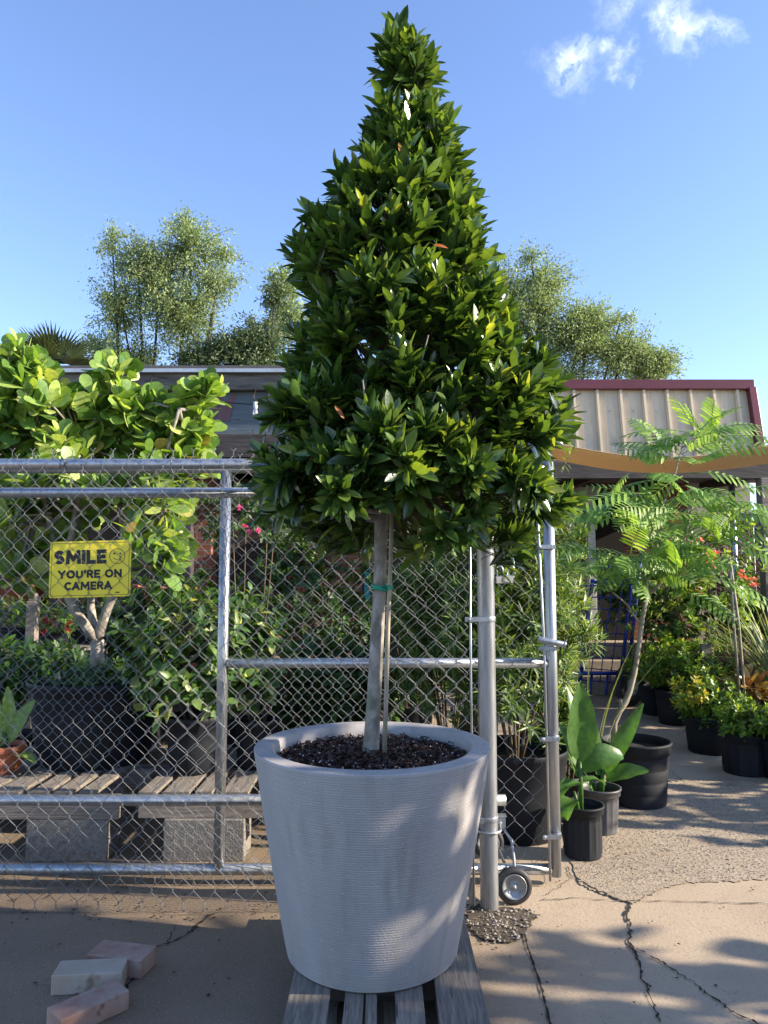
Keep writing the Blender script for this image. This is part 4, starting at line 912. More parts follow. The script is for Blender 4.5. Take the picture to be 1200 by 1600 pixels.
canna('canna_plant', 'second canna in a plain grey pot between the ribbed pot and the big tub', ploc(938, 1300, 4.22, 0), (.112, .09, .24),
      [((.02, 0, .30), (.62, 0, 1), (-.6, -.7, .2), .46, .09, -.1, .5), ((.0, 0, .3), (-.1, .1, 1), (.6, -1, 0), .42, .085, .05, .2), ((.03, -.02, .28), (.75, -.3, .4), (-.3, -.4, 1), .24, .12, .3, .1), ((-.02, 0, .2), (-.5, -.2, .8), (.6, -.5, .4), .16, .05, .3, 0), ((0, .02, .3), (-.25, .2, 1), (.6, -.8, .1), .5, .10, .1, .2)],
      [(.01, 0, .02, 0, .14, .014), (-.02, 0, -.03, 0, .1, .008)], 'cannas in black pots by the gate', 'grey_pot')

# flame tree in the big tub
FX, FYY = at(994, 1200, 4.75).x, 4.75
ft = thing('flame_tree_sapling', 'slender sapling with ferny leaves in a big black tub on the right', 'tree', (FX, FYY, 0))
nursery_pot(ft, .205, .175, .38, M['black_pot'], 'banded', .86)
O3 = Vector((FX, FYY, 0)); fp = lambda px, py, dy=0: at(px, py, FYY + dy) - O3
tm = MB()
tm.tube([Vector((fp(958, 1150).x, 0, .31)), fp(960, 1130), fp(968, 1112), fp(977, 1097), fp(984, 1080), fp(992, 1050), fp(998, 1010), fp(1004, 965), fp(1011, 932)], [.018, .018, .017, .020, .018, .0155, .015, .0145, .013], 12)
tm.tube([fp(972, 1104), fp(970, 1096), fp(971, 1092)], [.016, .015, .012], 8)
S1 = [(1011, 932, 1010, 905, 1004, 870, .008), (1011, 932, 1028, 915, 1060, 880, .010), (1000, 975, 980, 945, 905, 880, .006), (1004, 870, 1022, 820, 1040, 780, .007), (1040, 780, 1055, 740, 1065, 700, .005), (1060, 880, 1090, 855, 1140, 840, .007), (1004, 870, 985, 840, 960, 810, .005), (1060, 880, 1075, 820, 1085, 780, .006), (1065, 700, 1078, 690, 1090, 680, .004)]
ends = []
for x0, y0_, x1, y1_, x2, y2, r in S1:
    dy = random.uniform(-.1, .12); tm.tube([fp(x0, y0_), fp(x1, y1_, dy / 2), fp(x2, y2, dy)], [r * 1.2, r, r * .7], 8); ends.append((fp(x2, y2, dy), fp(x1, y1_, dy / 2)))
tm.build('trunk', M['palebark'], ft, local=True)
def frond(start, d, L_, npin, pin, O, D, Nn, S, rac, droop=.7):
    d = Vector(d).normalized(); side = d.cross(Vector((0, 0, 1))).normalized(); p = Vector(start); st = L_ / npin; pts = [p.copy()]
    roll = random.uniform(.35, .95) * (1 if side.y > 0 else -1)
    for i in range(npin):
        ax = Matrix.Rotation(-droop / npin, 3, side); d = (ax @ d).normalized(); p = p + d * st; pts.append(p.copy())
        t = i / npin; ln = pin * (math.sin(math.pi * min(1, .18 + t * .86)) ** .6) ; up = side.cross(d); sd = side * math.cos(roll) + up * math.sin(roll); un = up * math.cos(roll) - side * math.sin(roll)
        if i < 2: continue
        for sg_ in (-1, 1):
            O.append(p.copy()); D.append(sd * sg_ * 1.0 + d * random.uniform(.4, .6) - Vector((0, 0, .2))); Nn.append(un + sd * sg_ * random.uniform(.1, .4)); S.append(ln * random.uniform(.9, 1.1))
    rac.tube(pts[::2], .0022, 4)
O, D, Nn, S = [], [], [], []; rac = MB()
specs = []
for k, (e, m1) in enumerate(ends):
    nf = 6 if k in (0, 3, 4, 5, 7, 8) else 5
    for j in range(nf):
        a = j * 2.4 + k; b = e.lerp(m1, random.uniform(0, .8)); specs.append((b, (math.cos(a), math.sin(a) * .7, random.uniform(.3, 1.0)), random.uniform(.32, .48)))
for px, py, dx, dz, L_ in [(1080, 700, -1, .25, .42), (1085, 690, 1, .3, .5), (1080, 700, .3, .9, .3), (1060, 750, -1, .1, .5), (1075, 740, 1, .2, .52), (1110, 800, 1, .2, .45), (1000, 800, -1, .1, .5), (1000, 880, -1, -.1, .35), (1080, 890, 1, -.1, .5), (1130, 850, 1, .1, .4), (1100, 900, 1, -.2, .45), (960, 870, -1, 0, .3), (1060, 800, -.8, .3, .4), (1150, 800, 1, .1, .35)]:
    specs.append((fp(px, py), (dx, random.uniform(-.5, .3), dz), L_))
specs += [(b + Vector((random.gauss(0, .05), random.gauss(0, .1), random.gauss(0, .06))), (d[0] + random.gauss(0, .5), d[1] + random.gauss(0, .4), d[2] + random.gauss(0, .15)), L_ * random.uniform(.7, 1)) for b, d, L_ in specs if random.random() < .7]
for b, d, L_ in specs: frond(b, d, L_ * 1.08, 12, .095, O, D, Nn, S, rac, random.uniform(.5, 1.1))
V, F = batch(T_STRIP, np.array([tuple(q) for q in O]), np.array([tuple(q) for q in D]), np.array([tuple(q) for q in Nn]), np.array(S))
np_mesh('foliage', V, F, M['poin'], ft, local=True); rac.build('leaf_stalks', M['poin'], ft, local=True)

# row of potted shrubs on the right
GR = 'potted shrubs along the right side'
def rp(px, pyb, r): # centre of a pot whose front foot shows at pixel row pyb
    q = gr(px, pyb, 0); return (q.x * (q.y + r) / q.y, q.y + r, 0)
shrub('potted_shrub', 'dense green shrub in the black pot farthest back beside the cart wheel', 'shrub', rp(1026, 1120, .16), (.17, .14, .30, 'black_pot', 'smooth'), ((0, 0, .50), (.33, .28, .26)), 130, 9, .06, T_OVAL, 'bright', GR, upb=.9)
shrub('potted_shrub', 'dense green shrub in black pot standing second from the back of the right row', 'shrub', rp(1056, 1136, .17), (.18, .15, .32, 'black_pot', 'smooth'), ((.05, 0, .55), (.36, .28, .28)), 150, 9, .06, T_OVAL, 'bright', GR, upb=.9)
t_ = shrub('potted_shrub', 'shrub with yellow sprays on its left in the wide black pot', 'shrub', rp(1110, 1183, .19), (.19, .165, .28, 'black_pot', 'smooth'), ((.02, 0, .42), (.30, .25, .22)), 120, 9, .055, T_OVAL, 'bright', GR, upb=.8)
P, A = ell_tips(45, (-.14, -.02, .47), (.16, .2, .16), .3, .7); V, F = whorls(P, A, 9, .05, T_OVAL, incl=(30, 75)); np_mesh('yellow_foliage', V, F, M['yellow'], t_, local=True)
shrub('potted_shrub', 'dark green shrub in the nearest black pot below the croton', 'shrub', rp(1166, 1216, .16), (.165, .15, .28, 'black_pot', 'ribbed'), ((0, 0, .38), (.22, .2, .16)), 90, 9, .05, T_OVAL, 'bright', GR, upb=.8)
shrub('potted_shrub', 'green shrub in a black pot cut by the right edge of the photo', 'shrub', rp(1228, 1225, .15), (.16, .14, .26, 'black_pot', 'smooth'), ((0, 0, .38), (.22, .2, .18)), 80, 9, .05, T_OVAL, 'bright', GR, upb=.8)
shrub('potted_shrub', 'green upright shrub standing behind the yellow sprayed one', 'shrub', rp(1110, 1135, .15), (.16, .14, .28, 'black_pot', 'smooth'), ((0, 0, .55), (.28, .22, .3)), 90, 8, .06, T_OVAL, 'bright', GR, upb=1.0)
cr_ = shrub('croton', 'croton with yellow and red veined leaves behind the nearest pot', 'plant', rp(1178, 1175, .13), (.14, .12, .24, 'black_pot', 'smooth'), ((-.02, 0, .45), (.17, .15, .16)), 18, 8, .17, T_LAUREL, 'croton', upb=1.1)
shrub('red_bromeliad', 'bed of red leaved plants at the right edge below the grasses', 'plant', rp(1165, 1110, .2), (.2, .18, .2, 'black_pot', 'smooth'), ((.05, 0, .33), (.5, .3, .12)), 70, 10, .1, T_NEEDLE, 'redleaf', upb=1.0, incl=(30, 90))

# arching grasses
def grass(name, label, loc, n, L_, mt='grass', base=.0, sprd=.08, lean=.5, group=None, pot_=None):
    t = thing(name, label, 'plant', loc, group)
    if pot_: nursery_pot(t, *pot_[:3], M[pot_[3]], 'smooth'); base = pot_[2] * .8
    th = rng.uniform(0, 6.28, n); r = sprd * np.sqrt(rng.uniform(0, 1, n)); O = np.stack([r * np.cos(th), r * np.sin(th), np.full(n, base)], 1)
    inc = rng.uniform(.05, lean, n); D = np.stack([np.sin(inc) * np.cos(th), np.sin(inc) * np.sin(th), np.cos(inc)], 1); Nn = np.stack([-np.cos(th), -np.sin(th), np.full(n, .2)], 1)
    V, F = batch(T_BLADE, O, D, -Nn * -1, rng.uniform(.6, 1, n) * L_, None, -np.abs(rng.uniform(.3, 1.4, n)) * -1)
    np_mesh('blades', V, F, M[mt], t, local=True); return t
grass('striped_grass', 'tall arching cream striped grass clump at the right edge', (at(1222, 1000, 6.6).x, 6.6, 0), 110, 1.05, pot_=(.2, .17, .4, 'black_pot'), lean=.55, group='grassy clumps on the right')
grass('striped_grass', 'shorter arching grass clump left of the tallest grass', (at(1150, 1000, 7.4).x, 7.4, 0), 130, .85, pot_=(.2, .17, .4, 'black_pot'), lean=.7, group='grassy clumps on the right')
grass('grass_clump', 'thin grass blades rising behind the cannas by the gate', (at(915, 1100, 4.8).x, 4.8, 0), 6, 1.0, pot_=(.1, .09, .2, 'black_pot'), lean=.35, mt='grass')
stk = MB(); q0 = at(1162, 1060, 6.0)
for k in (-1, 1): stk.tube([(q0.x + k * .02, 6.0, 0), (at(1150, 960, 6.0).x + .02 * k, 6.0, 1.0), (at(1140, 870, 6.0).x, 6.0, at(1140, 870, 6.0).z)], .011, 6)
tag(stk.build('plant_stake', M['palebark']), 'pair of thin pale canes standing up through the striped grass', 'stake')

# flowering bush right
fb = shrub('flowering_bush', 'bush with coral red blooms behind the ferny sapling', 'shrub', (at(1095, 1000, 7.6).x, 7.6, 0), (.25, .2, .4, 'black_pot', 'smooth'), ((0, 0, 1.35), (.75, .4, .75)), 170, 8, .085, T_OVAL, 'bright', upb=.6)
def blooms(parent, pts, Y, n, size, m, jit, nm='flower', ax=(.1, -.6, .7)):
    b = WL[parent.name]
    for px, py in pts:
        c = at(px, py, Y) - b; O = np.array([tuple(c + Vector((random.gauss(0, jit), random.gauss(0, jit), random.gauss(0, jit)))) for _ in range(n)])
        V, F = whorls(O, np.tile(ax, (n, 1)) + rng.normal(0, .4, (n, 3)), 7, size, T_OVAL, incl=(40, 85), spread=.01); np_mesh(nm, V, F, M[m], parent, local=True)
blooms(fb, [(1075, 852), (1092, 845), (1115, 862), (1118, 880), (1108, 872), (1170, 905), (1160, 900), (1176, 912), (1090, 922)], 7.25, 4, .035, 'coral', .025)
blooms(fb, [(1030, 795), (1057, 803), (1068, 806), (1078, 815)], 7.2, 3, .035, 'redleaf', .02)

# pink bougainvillea behind the gate
pk = shrub('pink_flower_shrub', 'shrub with bright pink blooms hanging just right of gate upright', 'shrub', ploc(385, 1000, 5.6, .0), (.2, .17, .35, 'black_pot', 'smooth'), ((0, 0, 1.85), (.45, .4, .3)), 120, 7, .06, T_OVAL, 'dark', upb=.1)
blooms(pk, [(375, 792), (381, 821), (391, 831), (404, 829)], 5.2, 2, .026, 'pink', .006)

# ---------------------------------------------------------------- benches with plants behind the fence
def bench(label, xa, xb, ya, yb, z, mt='woodtan'):
    b = thing('plant_bench', label, 'bench', ((xa + xb) / 2, (ya + yb) / 2, 0), 'plant benches in the shed')
    y = ya
    while y < yb: MB().box(((xa + xb) / 2, y + .06, z - .012), (xb - xa, .12, .024)).build('board', M[mt], b, bevel=.002); y += .14
    for xx in (xa + .06, xb - .06):
        for yy in (ya + .05, yb - .05): MB().box((xx, yy, z / 2 - .013), (.06, .06, z - .026)).build('leg', M['darkwood'], b, bevel=.003)
bench('tan board bench carrying small plants seen behind the trunk', at(395, 1020, 5.9).x, at(560, 1020, 5.9).x, 5.75, 6.3, .78)
bench('weathered low bench on the left carrying flowers', -4.2, at(150, 1000, 5.9).x, 5.6, 6.3, .86, 'woodx')
bench('higher rear bench on the left holding terracotta bowls', -4.6, at(345, 950, 7.2).x, 7.1, 7.7, 1.12, 'darkwood')
GP = 'small plants on the benches'
for px, Y, z, lm, lab, sz, cr in [
    (30, 5.8, .86, 'bright', 'low mound of yellow green foliage on the left bench', .04, (.3, .2, .15)),
    (-60, 5.8, .86, 'bright', 'green mound partly outside the left edge of the photo', .04, (.25, .2, .15)),
    (130, 6.1, .86, 'dark', 'small dark plant on the left bench right of the red flowers', .05, (.2, .2, .18)),
    (500, 5.95, .78, 'dark', 'bushy herb standing on the tan bench left of the trunk', .05, (.25, .22, .3)),
    (430, 6.2, .78, 'dark', 'dark leafy plant on the tan bench behind the glazed ball', .07, (.3, .25, .25)),
    (550, 6.2, .78, 'dark', 'dark leafy plant on the tan bench touching the trunk outline', .06, (.22, .25, .28))]:
    q = at(px, 900, Y); shrub('bench_plant', lab, 'plant', (q.x, Y, z), (.11, .09, .14, 'black_pot', 'smooth'), ((0, 0, .26), cr), 80, 7, sz, T_OVAL, lm, GP, stems=4, upb=.9)
rf = shrub('red_flower_plant', 'red flowering plant on the left bench below the sign', 'plant', (at(88, 950, 5.75).x, 5.75, .86), (.11, .09, .12, 'black_pot', 'smooth'), ((0, 0, .2), (.24, .2, .13)), 70, 7, .045, T_OVAL, 'bright', stems=4, upb=.9)
blooms(rf, [(66, 970), (73, 969), (87, 973), (105, 983), (107, 979), (72, 984)], 5.6, 2, .03, 'redleaf', .012)
def bowl(px, py, Y, r, h, lab, mt='terracotta'):
    q = at(px, py, Y); mb = MB().lathe([(0, 0), (r * .55, 0), (r * .6, .01), (r * .92, h * .8), (r, h * .82), (r, h), (r * .93, h), (r * .85, h * .8), (r * .5, h * .5), (0, h * .5)], 36)
    o = mb.build('terracotta_bowl', M[mt], None, local=True); o.location = (q.x, Y, 1.122); tag(o, lab, 'bowl', 'terracotta bowls on the rear bench')
bowl(40, 930, 7.3, .3, .22, 'dark terracotta bowl leftmost behind the sign post'); bowl(125, 940, 7.3, .33, .24, 'terracotta bowl showing just below the sign'); bowl(190, 940, 7.4, .25, .2, 'terracotta bowl under the right corner of the sign'); bowl(262, 945, 7.3, .3, .18, 'wide terracotta bowl between sign and gate upright')
# more dark greenery in the depth
GD = 'greenery in the depth behind the gate'
for px, py, Y, cr, lm, sz, lab in [
    (500, 1080, 5.0, (.42, .3, .38), 'dark', .1, 'dark broad leaved plant behind the left rim of planter'),
    (590, 1060, 5.2, (.42, .3, .45), 'dark', .07, 'small leaved dark shrub straight behind the trunk foot'),
    (640, 930, 6.4, (.55, .4, .7), 'dark', .08, 'tall dark shrub right behind the bamboo stake'),
    (470, 900, 6.9, (.5, .3, .45), 'dark', .08, 'dark shrub beyond the tan bench under the shed roof'),
    (230, 1000, 6.3, (.5, .4, .6), 'dark', .1, 'dark shrub behind the veined shrub on the left'),
    (330, 980, 6.6, (.5, .4, .5), 'dark', .09, 'dark shrub directly behind the gate upright'),
    (1000, 930, 9.0, (.5, .3, .5), 'dark', .09, 'dark shrub beside the brick wall and the cart'),
    (1080, 960, 8.2, (.7, .4, .6), 'dark', .09, 'dark shrub behind the row of potted shrubs'),
    (1180, 960, 8.6, (.6, .4, .5), 'dark', .1, 'dark shrub against the red slatted fence'),
    (20, 1060, 5.2, (.4, .3, .3), 'dark', .09, 'dark low plant behind the terracotta canna pot'),
    (740, 900, 6.2, (.6, .4, .9), 'podo', .09, 'tall loose shrub behind the round fence post')]:
    q = at(px, py, Y); h = max(.2, q.z - cr[2] * .6 - .25); shrub('leafy_plant', lab, 'plant', (q.x, Y, 0), (.2, .17, .32, 'black_pot', 'smooth'), ((0, 0, max(q.z, .32 + cr[2] * .7)), cr), 150, 8, sz, T_OVAL if lm == 'dark' else T_NEEDLE, lm, GD, upb=.5, bias=.2)
gb = thing('ceramic_globe', 'purple and green glazed globe on the tan bench behind the mesh', 'garden ornament', (at(398, 925, 5.9).x, 5.9, .78))
MB().lathe([(0, .0), (.06, 0), (.09, .03), (.12, .07), (.13, .12), (.125, .17), (.1, .22), (.06, .25), (0, .265)], 32).build('globe', M['ceramic'], gb, local=True)
MB().lathe([(.125, .2), (.15, .21), (.18, .25), (.175, .25), (.14, .22)], 32, (.08, -.03, -.06)).build('brim', M['terracotta'], gb, local=True)
bx_ = MB().box((0, 0, .2), (.5, .34, .4)); o = bx_.build('wooden_crate', M['card'], None, bevel=.004, local=True); q = at(462, 1150, 4.9); o.location = (q.x, 5.0, 0.0); tag(o, 'plain tan crate standing behind the left rim of the planter', 'crate')
tp_ = MB(); q = at(578, 850, 7.6); tp_.box((q.x, 7.6, 1.35), (.12, .1, 2.7)); tp_.box((q.x, 7.6, .02), (.2, .2, .04)); tag(tp_.build('teal_post', M['teal'], bevel=.006), 'teal painted post under the shed roof left of the trunk', 'post')
gp_ = MB(); q = at(52, 940, 5.5); gp_.box((q.x, 5.5, .6), (.07, .07, 1.24)); gp_.box((q.x, 5.5, 1.25), (.05, .05, .06)); tag(gp_.build('wooden_stake', M['woodx'], bevel=.004), 'short grey wooden post standing left under the sign', 'post')

# blue mesh cart
KY = 8.3
ct = thing('mesh_cart', 'blue wire mesh nursery cart with pneumatic wheels parked by the steps', 'cart', (at(940, 1070, KY).x, KY, 0))
cp = lambda px, py, dy=0: at(px, py, KY + dy)
fr = MB()
for a, b, dy in [((905, 1075), (926, 905), 0), ((966, 1088), (992, 880), 0), ((978, 1080), (1006, 830), .35), ((880, 1075), (886, 905), .35)]: fr.tube([cp(*a, 0 if dy == 0 else dy), cp(*b, dy)], .022, 8)
fr.tube([cp(892, 1052, -.05), cp(985, 1052, -.05)], .022, 8); fr.tube([cp(926, 910), cp(990, 905)], .018, 8); fr.tube([cp(886, 905, .35), cp(1002, 870, .35)], .018, 8); fr.tube([cp(992, 885), cp(1004, 860, .35)], .015, 8)
for px in (925, 950): fr.tube([cp(px, 1052, -.02), cp(px - 3, 1085, -.1)], .016, 6)
fr.build('frame', M['blue'], ct)
wm = MB()
for k in range(9):
    t = k / 8; a = cp(907, 1062).lerp(cp(925, 915), t); b = cp(968, 1068).lerp(cp(989, 915), t); wm.tube([a, b], .006, 5); c_ = cp(1002, 880, .35).lerp(cp(980, 1060, .35), 1 - t); wm.tube([b, c_], .005, 5)
    wm.tube([cp(882, 1062, .35).lerp(cp(886, 915, .35), t), a], .005, 5)
for k in range(1, 4):
    t = k / 4; wm.tube([cp(907, 1062).lerp(cp(968, 1068), t), cp(925, 910).lerp(cp(990, 907), t)], .006, 5)
wm.build('wire_mesh', M['blue'], ct)
def cwheel(px, py, dy, r):
    q = cp(px, py, dy); t = wheel(q.x, q.y, r, r, .09, ct, M['white'], ratio=.5); return t
q = cp(982, 1056, -.08); mxx = Matrix.Rotation(R(58), 4, 'Z')
for (px, dy, r) in ((984, -.1, .235), (1006, .45, .22)):
    q = cp(px, 1060, dy); e = wheel(0, 0, 0, r, .1, ct, M['white'], ratio=.5)
    off = ct.location; e.location = (q.x, q.y, r); e.rotation_euler = (0, 0, R(38))
    # wheel was built at world origin, undo the offset baked by link_mesh
    for ob in [e] + list(e.children): ob.data.transform(Matrix.Translation(off))
    e.location = Vector((q.x, q.y, r)) - Vector(off)

# ---------------------------------------------------------------- BUILDINGS
# right building: brick wall with mansard roof
BYY = 10.0
bl = thing('brick_building', 'brick shop building with beige ribbed mansard roof and maroon trim', 'building', (at(1000, 1000, BYY).x, BYY, 0))
zt_ = at(1000, 609, BYY).z; ze = at(1000, 735, BYY - .5).z; XR = at(1165, 610, BYY).x; XLb = -4.5
dxl, dxr = at(884, 800, BYY).x, at(921, 800, BYY).x; ztop = at(900, 771, BYY).z; zst = at(900, 1000, BYY).z
bw = MB(); bw.box(((XLb + dxl) / 2, BYY + .15, 1.4), (dxl - XLb, .3, 2.8)); xb_ = at(1075, 800, BYY).x
bw.box(((dxr + .55 + xb_) / 2, BYY + .15, 1.4), (xb_ - dxr - .55, .3, 2.8)); bw.box(((dxl + dxr + .55) / 2, BYY + .15, (ztop + 2.8) / 2), (dxr + .55 - dxl, .3, 2.8 - ztop))
bw.build('wall', M['brick'], bl)
MB().box(((xb_ + XR) / 2, BYY + .15, 1.4), (XR - xb_, .3, 2.8)).build('stucco_wall', M['stucco'], bl)
dr = MB(); dr.box((dxl + .04, BYY - .02, (zst + ztop) / 2), (.1, .12, ztop - zst)); dr.box((dxr, BYY - .02, (zst + ztop) / 2), (.1, .12, ztop - zst)); dr.box(((dxl + dxr) / 2, BYY - .03, ztop + .02), (dxr - dxl + .2, .14, .12)); dr.build('door_frame', M['white'], bl, bevel=.005)
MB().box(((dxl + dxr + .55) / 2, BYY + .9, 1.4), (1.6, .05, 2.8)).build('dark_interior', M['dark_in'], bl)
# mansard
rb_ = MB(); YF, YB = BYY - .3, BYY - .1; xr2 = at(1186, 693, YF).x
zf = ze
rb_.add([(XLb, YF, zf), (xr2 - .02, YF, zf), (XR - .05, YB, zt_), (XLb, YB, zt_)], [(0, 1, 2, 3)]); rb_.build('roof', M['beige'], bl)
rbs = MB(); x = at(1145, 650, BYY).x; step = at(1145, 650, BYY).x - at(1109, 650, BYY).x
while x > XLb + .1:
    dx_ = .0; a, b = Vector((x, YF - .012, zf)), Vector((x, YB - .012, zt_ - .05))
    rbs.add([a + Vector((-.028, 0, 0)), a + Vector((-.016, -.05, .01)), a + Vector((.016, -.05, .01)), a + Vector((.028, 0, 0)), b + Vector((-.028, 0, 0)), b + Vector((-.016, -.05, .01)), b + Vector((.016, -.05, .01)), b + Vector((.028, 0, 0))], [(0, 1, 5, 4), (1, 2, 6, 5), (2, 3, 7, 6)])
    for k in (.33, .66):
        xx = x - step * k; a2, b2 = Vector((xx, YF - .004, zf)), Vector((xx, YB - .004, zt_ - .05)); rbs.add([a2 + Vector((-.02, 0, 0)), a2 + Vector((0, -.012, 0)), a2 + Vector((.02, 0, 0)), b2 + Vector((-.02, 0, 0)), b2 + Vector((0, -.012, 0)), b2 + Vector((.02, 0, 0))], [(0, 1, 4, 3), (1, 2, 5, 4)])
    x -= step
rbs.build('roof_ribs', M['beige'], bl)
sc2 = MB(); x = at(1145, 650, BYY).x - step * .5
while x > 1.2:
    for f in (.2, .72):
        q = Vector((x + random.uniform(-.01, .01), YF - .008, zf)).lerp(Vector((x, YB - .008, zt_)), f); sc2.ico(q, .014, sq=(1, .5, 1))
    x -= step
sc2.build('roof_screws', M['galv'], bl)
tr2 = MB(); tr2.box(((XLb + XR) / 2, YB - .02, zt_ + .03), (XR - XLb + .06, .14, .13)); tr2.build('roof_trim', M['maroon'], bl, bevel=.006)
hp = MB(); hp.span((XR + .0, YB - .02, zt_ - .02), (xr2 + .02, YF - .02, zf), .16, .10); hp.build('hip_trim', M['maroon'], bl, bevel=.006)
MB().add([(xr2, YF, zf), (XR, YB, zt_), (XR, BYY + 4, zt_), (xr2 + .1, BYY + 4, zf)], [(0, 1, 2, 3)]).build('side_roof', M['beige'], bl)
MB().box(((XLb + XR) / 2, BYY + 2, zt_ - .06), (XR - XLb, 4, .08)).build('flat_roof', M['shingle'], bl)
MB().box(((XLb + xr2) / 2, YF + .3, zf - .05), (xr2 - XLb, .6, .08)).build('soffit', M['darkwood'], bl)
# steps
sp = thing('entrance_steps', 'three tan concrete steps leading up to the white framed doorway', 'steps', ((dxl + dxr) / 2, BYY - .5, 0))
for k in range(3):
    d = .36 * (3 - k); xw = 1.7; MB().box(((dxl + dxr) / 2 + .15, BYY - d / 2 - .03, zst * (k + .5) / 3), (xw - k * .02, d, zst / 3 - .002)).build('step', M['agg'], sp, bevel=.01)
# timber awning in front of the building
aw = thing('timber_awning', 'dark timber awning below the beige roof, over the doorway', 'awning', (at(1000, 740, 8.4).x, 8.4, 0))
zA = at(1000, 733, 8.2).z
MB().box((2.7, 8.9, zA + .06), (5.2, 1.6, .05)).build('deck', M['shingle'], aw)
MB().box((2.7, 8.1, zA - .03), (5.2, .09, .19)).build('front_beam', M['darkwood'], aw, bevel=.006)
for xx in (.6, 1.5, 2.4, 3.3, 4.2): MB().box((xx, 8.95, zA - .03), (.06, 1.55, .12)).build('rafter', M['darkwood'], aw, bevel=.004)
for px in (1196,): q = at(px, 800, 8.1); MB().box((q.x, 8.1, zA / 2 - .06), (.13, .13, zA - .12)).build('post', M['woodx'], aw, bevel=.006)
q = at(1145, 800, 8.6); MB().tube([(q.x, 8.6, 0), (q.x, 8.6, zA)], .035, 12).build('pipe_post', M['galv'], aw)
# shade sail
sa = []; 
nx, ny = 26, 8
for j in range(ny + 1):
    for i in range(nx + 1):
        t, v_ = i / nx, j / ny
        px = 850 + (1290 - 850) * t; A_ = at(px, 688 + 26 * math.sin(math.pi * min(1, t * 1.15)) - 0 * t, 6.0); Bz = at(px, 714 + 22 * math.sin(math.pi * min(1, t * 1.15)) + 4 * t, 6.75)
        p_ = A_.lerp(Bz, v_); p_.z += .02 * math.sin(9 * t + 3 * v_) * v_ * (1 - v_) - .05 * math.sin(math.pi * v_); sa.append(p_)
sl_ = MB().add(sa, [(j * (nx + 1) + i, j * (nx + 1) + i + 1, (j + 1) * (nx + 1) + i + 1, (j + 1) * (nx + 1) + i) for j in range(ny) for i in range(nx)], True)
o = sl_.build('shade_sail', M['sail']); tag(o, 'tan fabric shade sail slung across under the beige roof', 'shade sail')
sm_ = o.modifiers.new('thick', 'SOLIDIFY'); sm_.thickness = .006
# red slatted fence on the far right
rf_ = thing('slatted_fence', 'chain link fence with dark red privacy slats at far right', 'fence', (3.9, 9.0, 0))
xa = at(1120, 850, 9.2).x
sl2 = MB()
for k in range(60): sl2.box((xa + k * .055, 9.2, 1.05), (.045, .006, 2.1))
sl2.build('slats', M['slat'], rf_); chainlink(xa, xa + 3.3, .05, 2.15, 9.17, cell=.13, cz=.12, r=.004, tips=False).build('wire_mesh', M['wire'], rf_)
MB().tube([(xa, 9.17, 2.16), (xa + 3.3, 9.17, 2.16)], .025, 10).build('top_rail', M['galv'], rf_)
# planter bench on the right
pb_ = thing('timber_planter', 'long low reddish timber planter box behind the red leaved plants', 'planter box', (at(1150, 1040, 7.2).x, 7.2, 0))
xa = at(1095, 1030, 7.2).x
for k, zz in enumerate((.12, .34, .56)): MB().box((xa + 1.3, 7.2, zz), (2.6, .05, .2)).build('board', M['brownboard'], pb_, bevel=.006)
for xx in (xa + .03, xa + 1.3, xa + 2.5): MB().box((xx, 7.15, .38), (.1, .06, .76)).build('post', M['woodx'], pb_, bevel=.006)
# screen blocks
for k, px in enumerate((1018, 1040)):
    q = at(px, 1000, 9.0); sb_ = MB(); a = .19; z_ = q.z
    sb_.box((0, 0, -a + .02), (2 * a, .12, .04)); sb_.box((0, 0, a - .02), (2 * a, .12, .04)); sb_.box((-a + .02, 0, 0), (.04, .118, 2 * a - .08)); sb_.box((a - .02, 0, 0), (.04, .118, 2 * a - .08))
    for s in (-1, 1): sb_.box((0, 0, 0), (.045, .115 + s * .002, 2.3 * a), M=Matrix.Rotation(R(45 * s), 3, 'Y'))
    o = sb_.build('breeze_block', M['stucco'], None, bevel=.003, local=True); o.location = (q.x + k * .1, 9.1, z_ if z_ > .2 else .2); o.location.z = .2
    tag(o, ['decorative screen block leaning left of its twin behind the potted shrubs', 'decorative screen block with crossed bars, right one of two'][k], 'screen block', 'screen blocks')

# left shed with timber fascia
SY = 7.0
sh_ = thing('timber_shed', 'open timber plant shed with dark beams and slate blue signboard on the left', 'shed', (-2, SY, 0))
xa, xb2 = -6.5, at(700, 600, SY).x
def zz(py, Y=SY): return at(600, py, Y).z
z1, z2, z3, z4, z5 = zz(580), zz(586), zz(611), zz(679), zz(716)
MB().box(((xa + xb2) / 2, SY - .02, (z1 + z2) / 2 + .0), (xb2 - xa, .16, z1 - z2)).build('flashing', M['drip'], sh_, bevel=.003)
MB().box(((xa + xb2) / 2, SY, (z2 + z3) / 2), (xb2 - xa, .1, z2 - z3 - .003)).build('fascia_beam', M['fascia'], sh_, bevel=.006)
MB().box(((xa + xb2) / 2, SY + .06, (z3 + z4) / 2), (xb2 - xa, .05, z3 - z4)).build('signboard', M['mural'], sh_, bevel=.003)
MB().box(((xa + xb2) / 2, SY + .03, (z4 + z5) / 2), (xb2 - xa, .14, z4 - z5)).build('lower_beam', M['darkwood'], sh_, bevel=.008)
lt_ = MB()
for P4 in [((300, 656), (335, 657), (349, 617), (330, 622)), ((337, 657), (359, 658), (369, 614), (342, 634)), ((296, 650), (304, 656), (322, 628), (314, 625))]:
    q4 = [at(x, y, SY + .029) for x, y in P4]; lt_.add(q4, [(0, 1, 2, 3)])
lt_.build('painted_letter_shapes', M['mural_red'], sh_)
MB().box(((xa + xb2) / 2, SY + 1.45, z1 + .02), (xb2 - xa, 2.95, .06)).build('roof', M['shingle'], sh_)
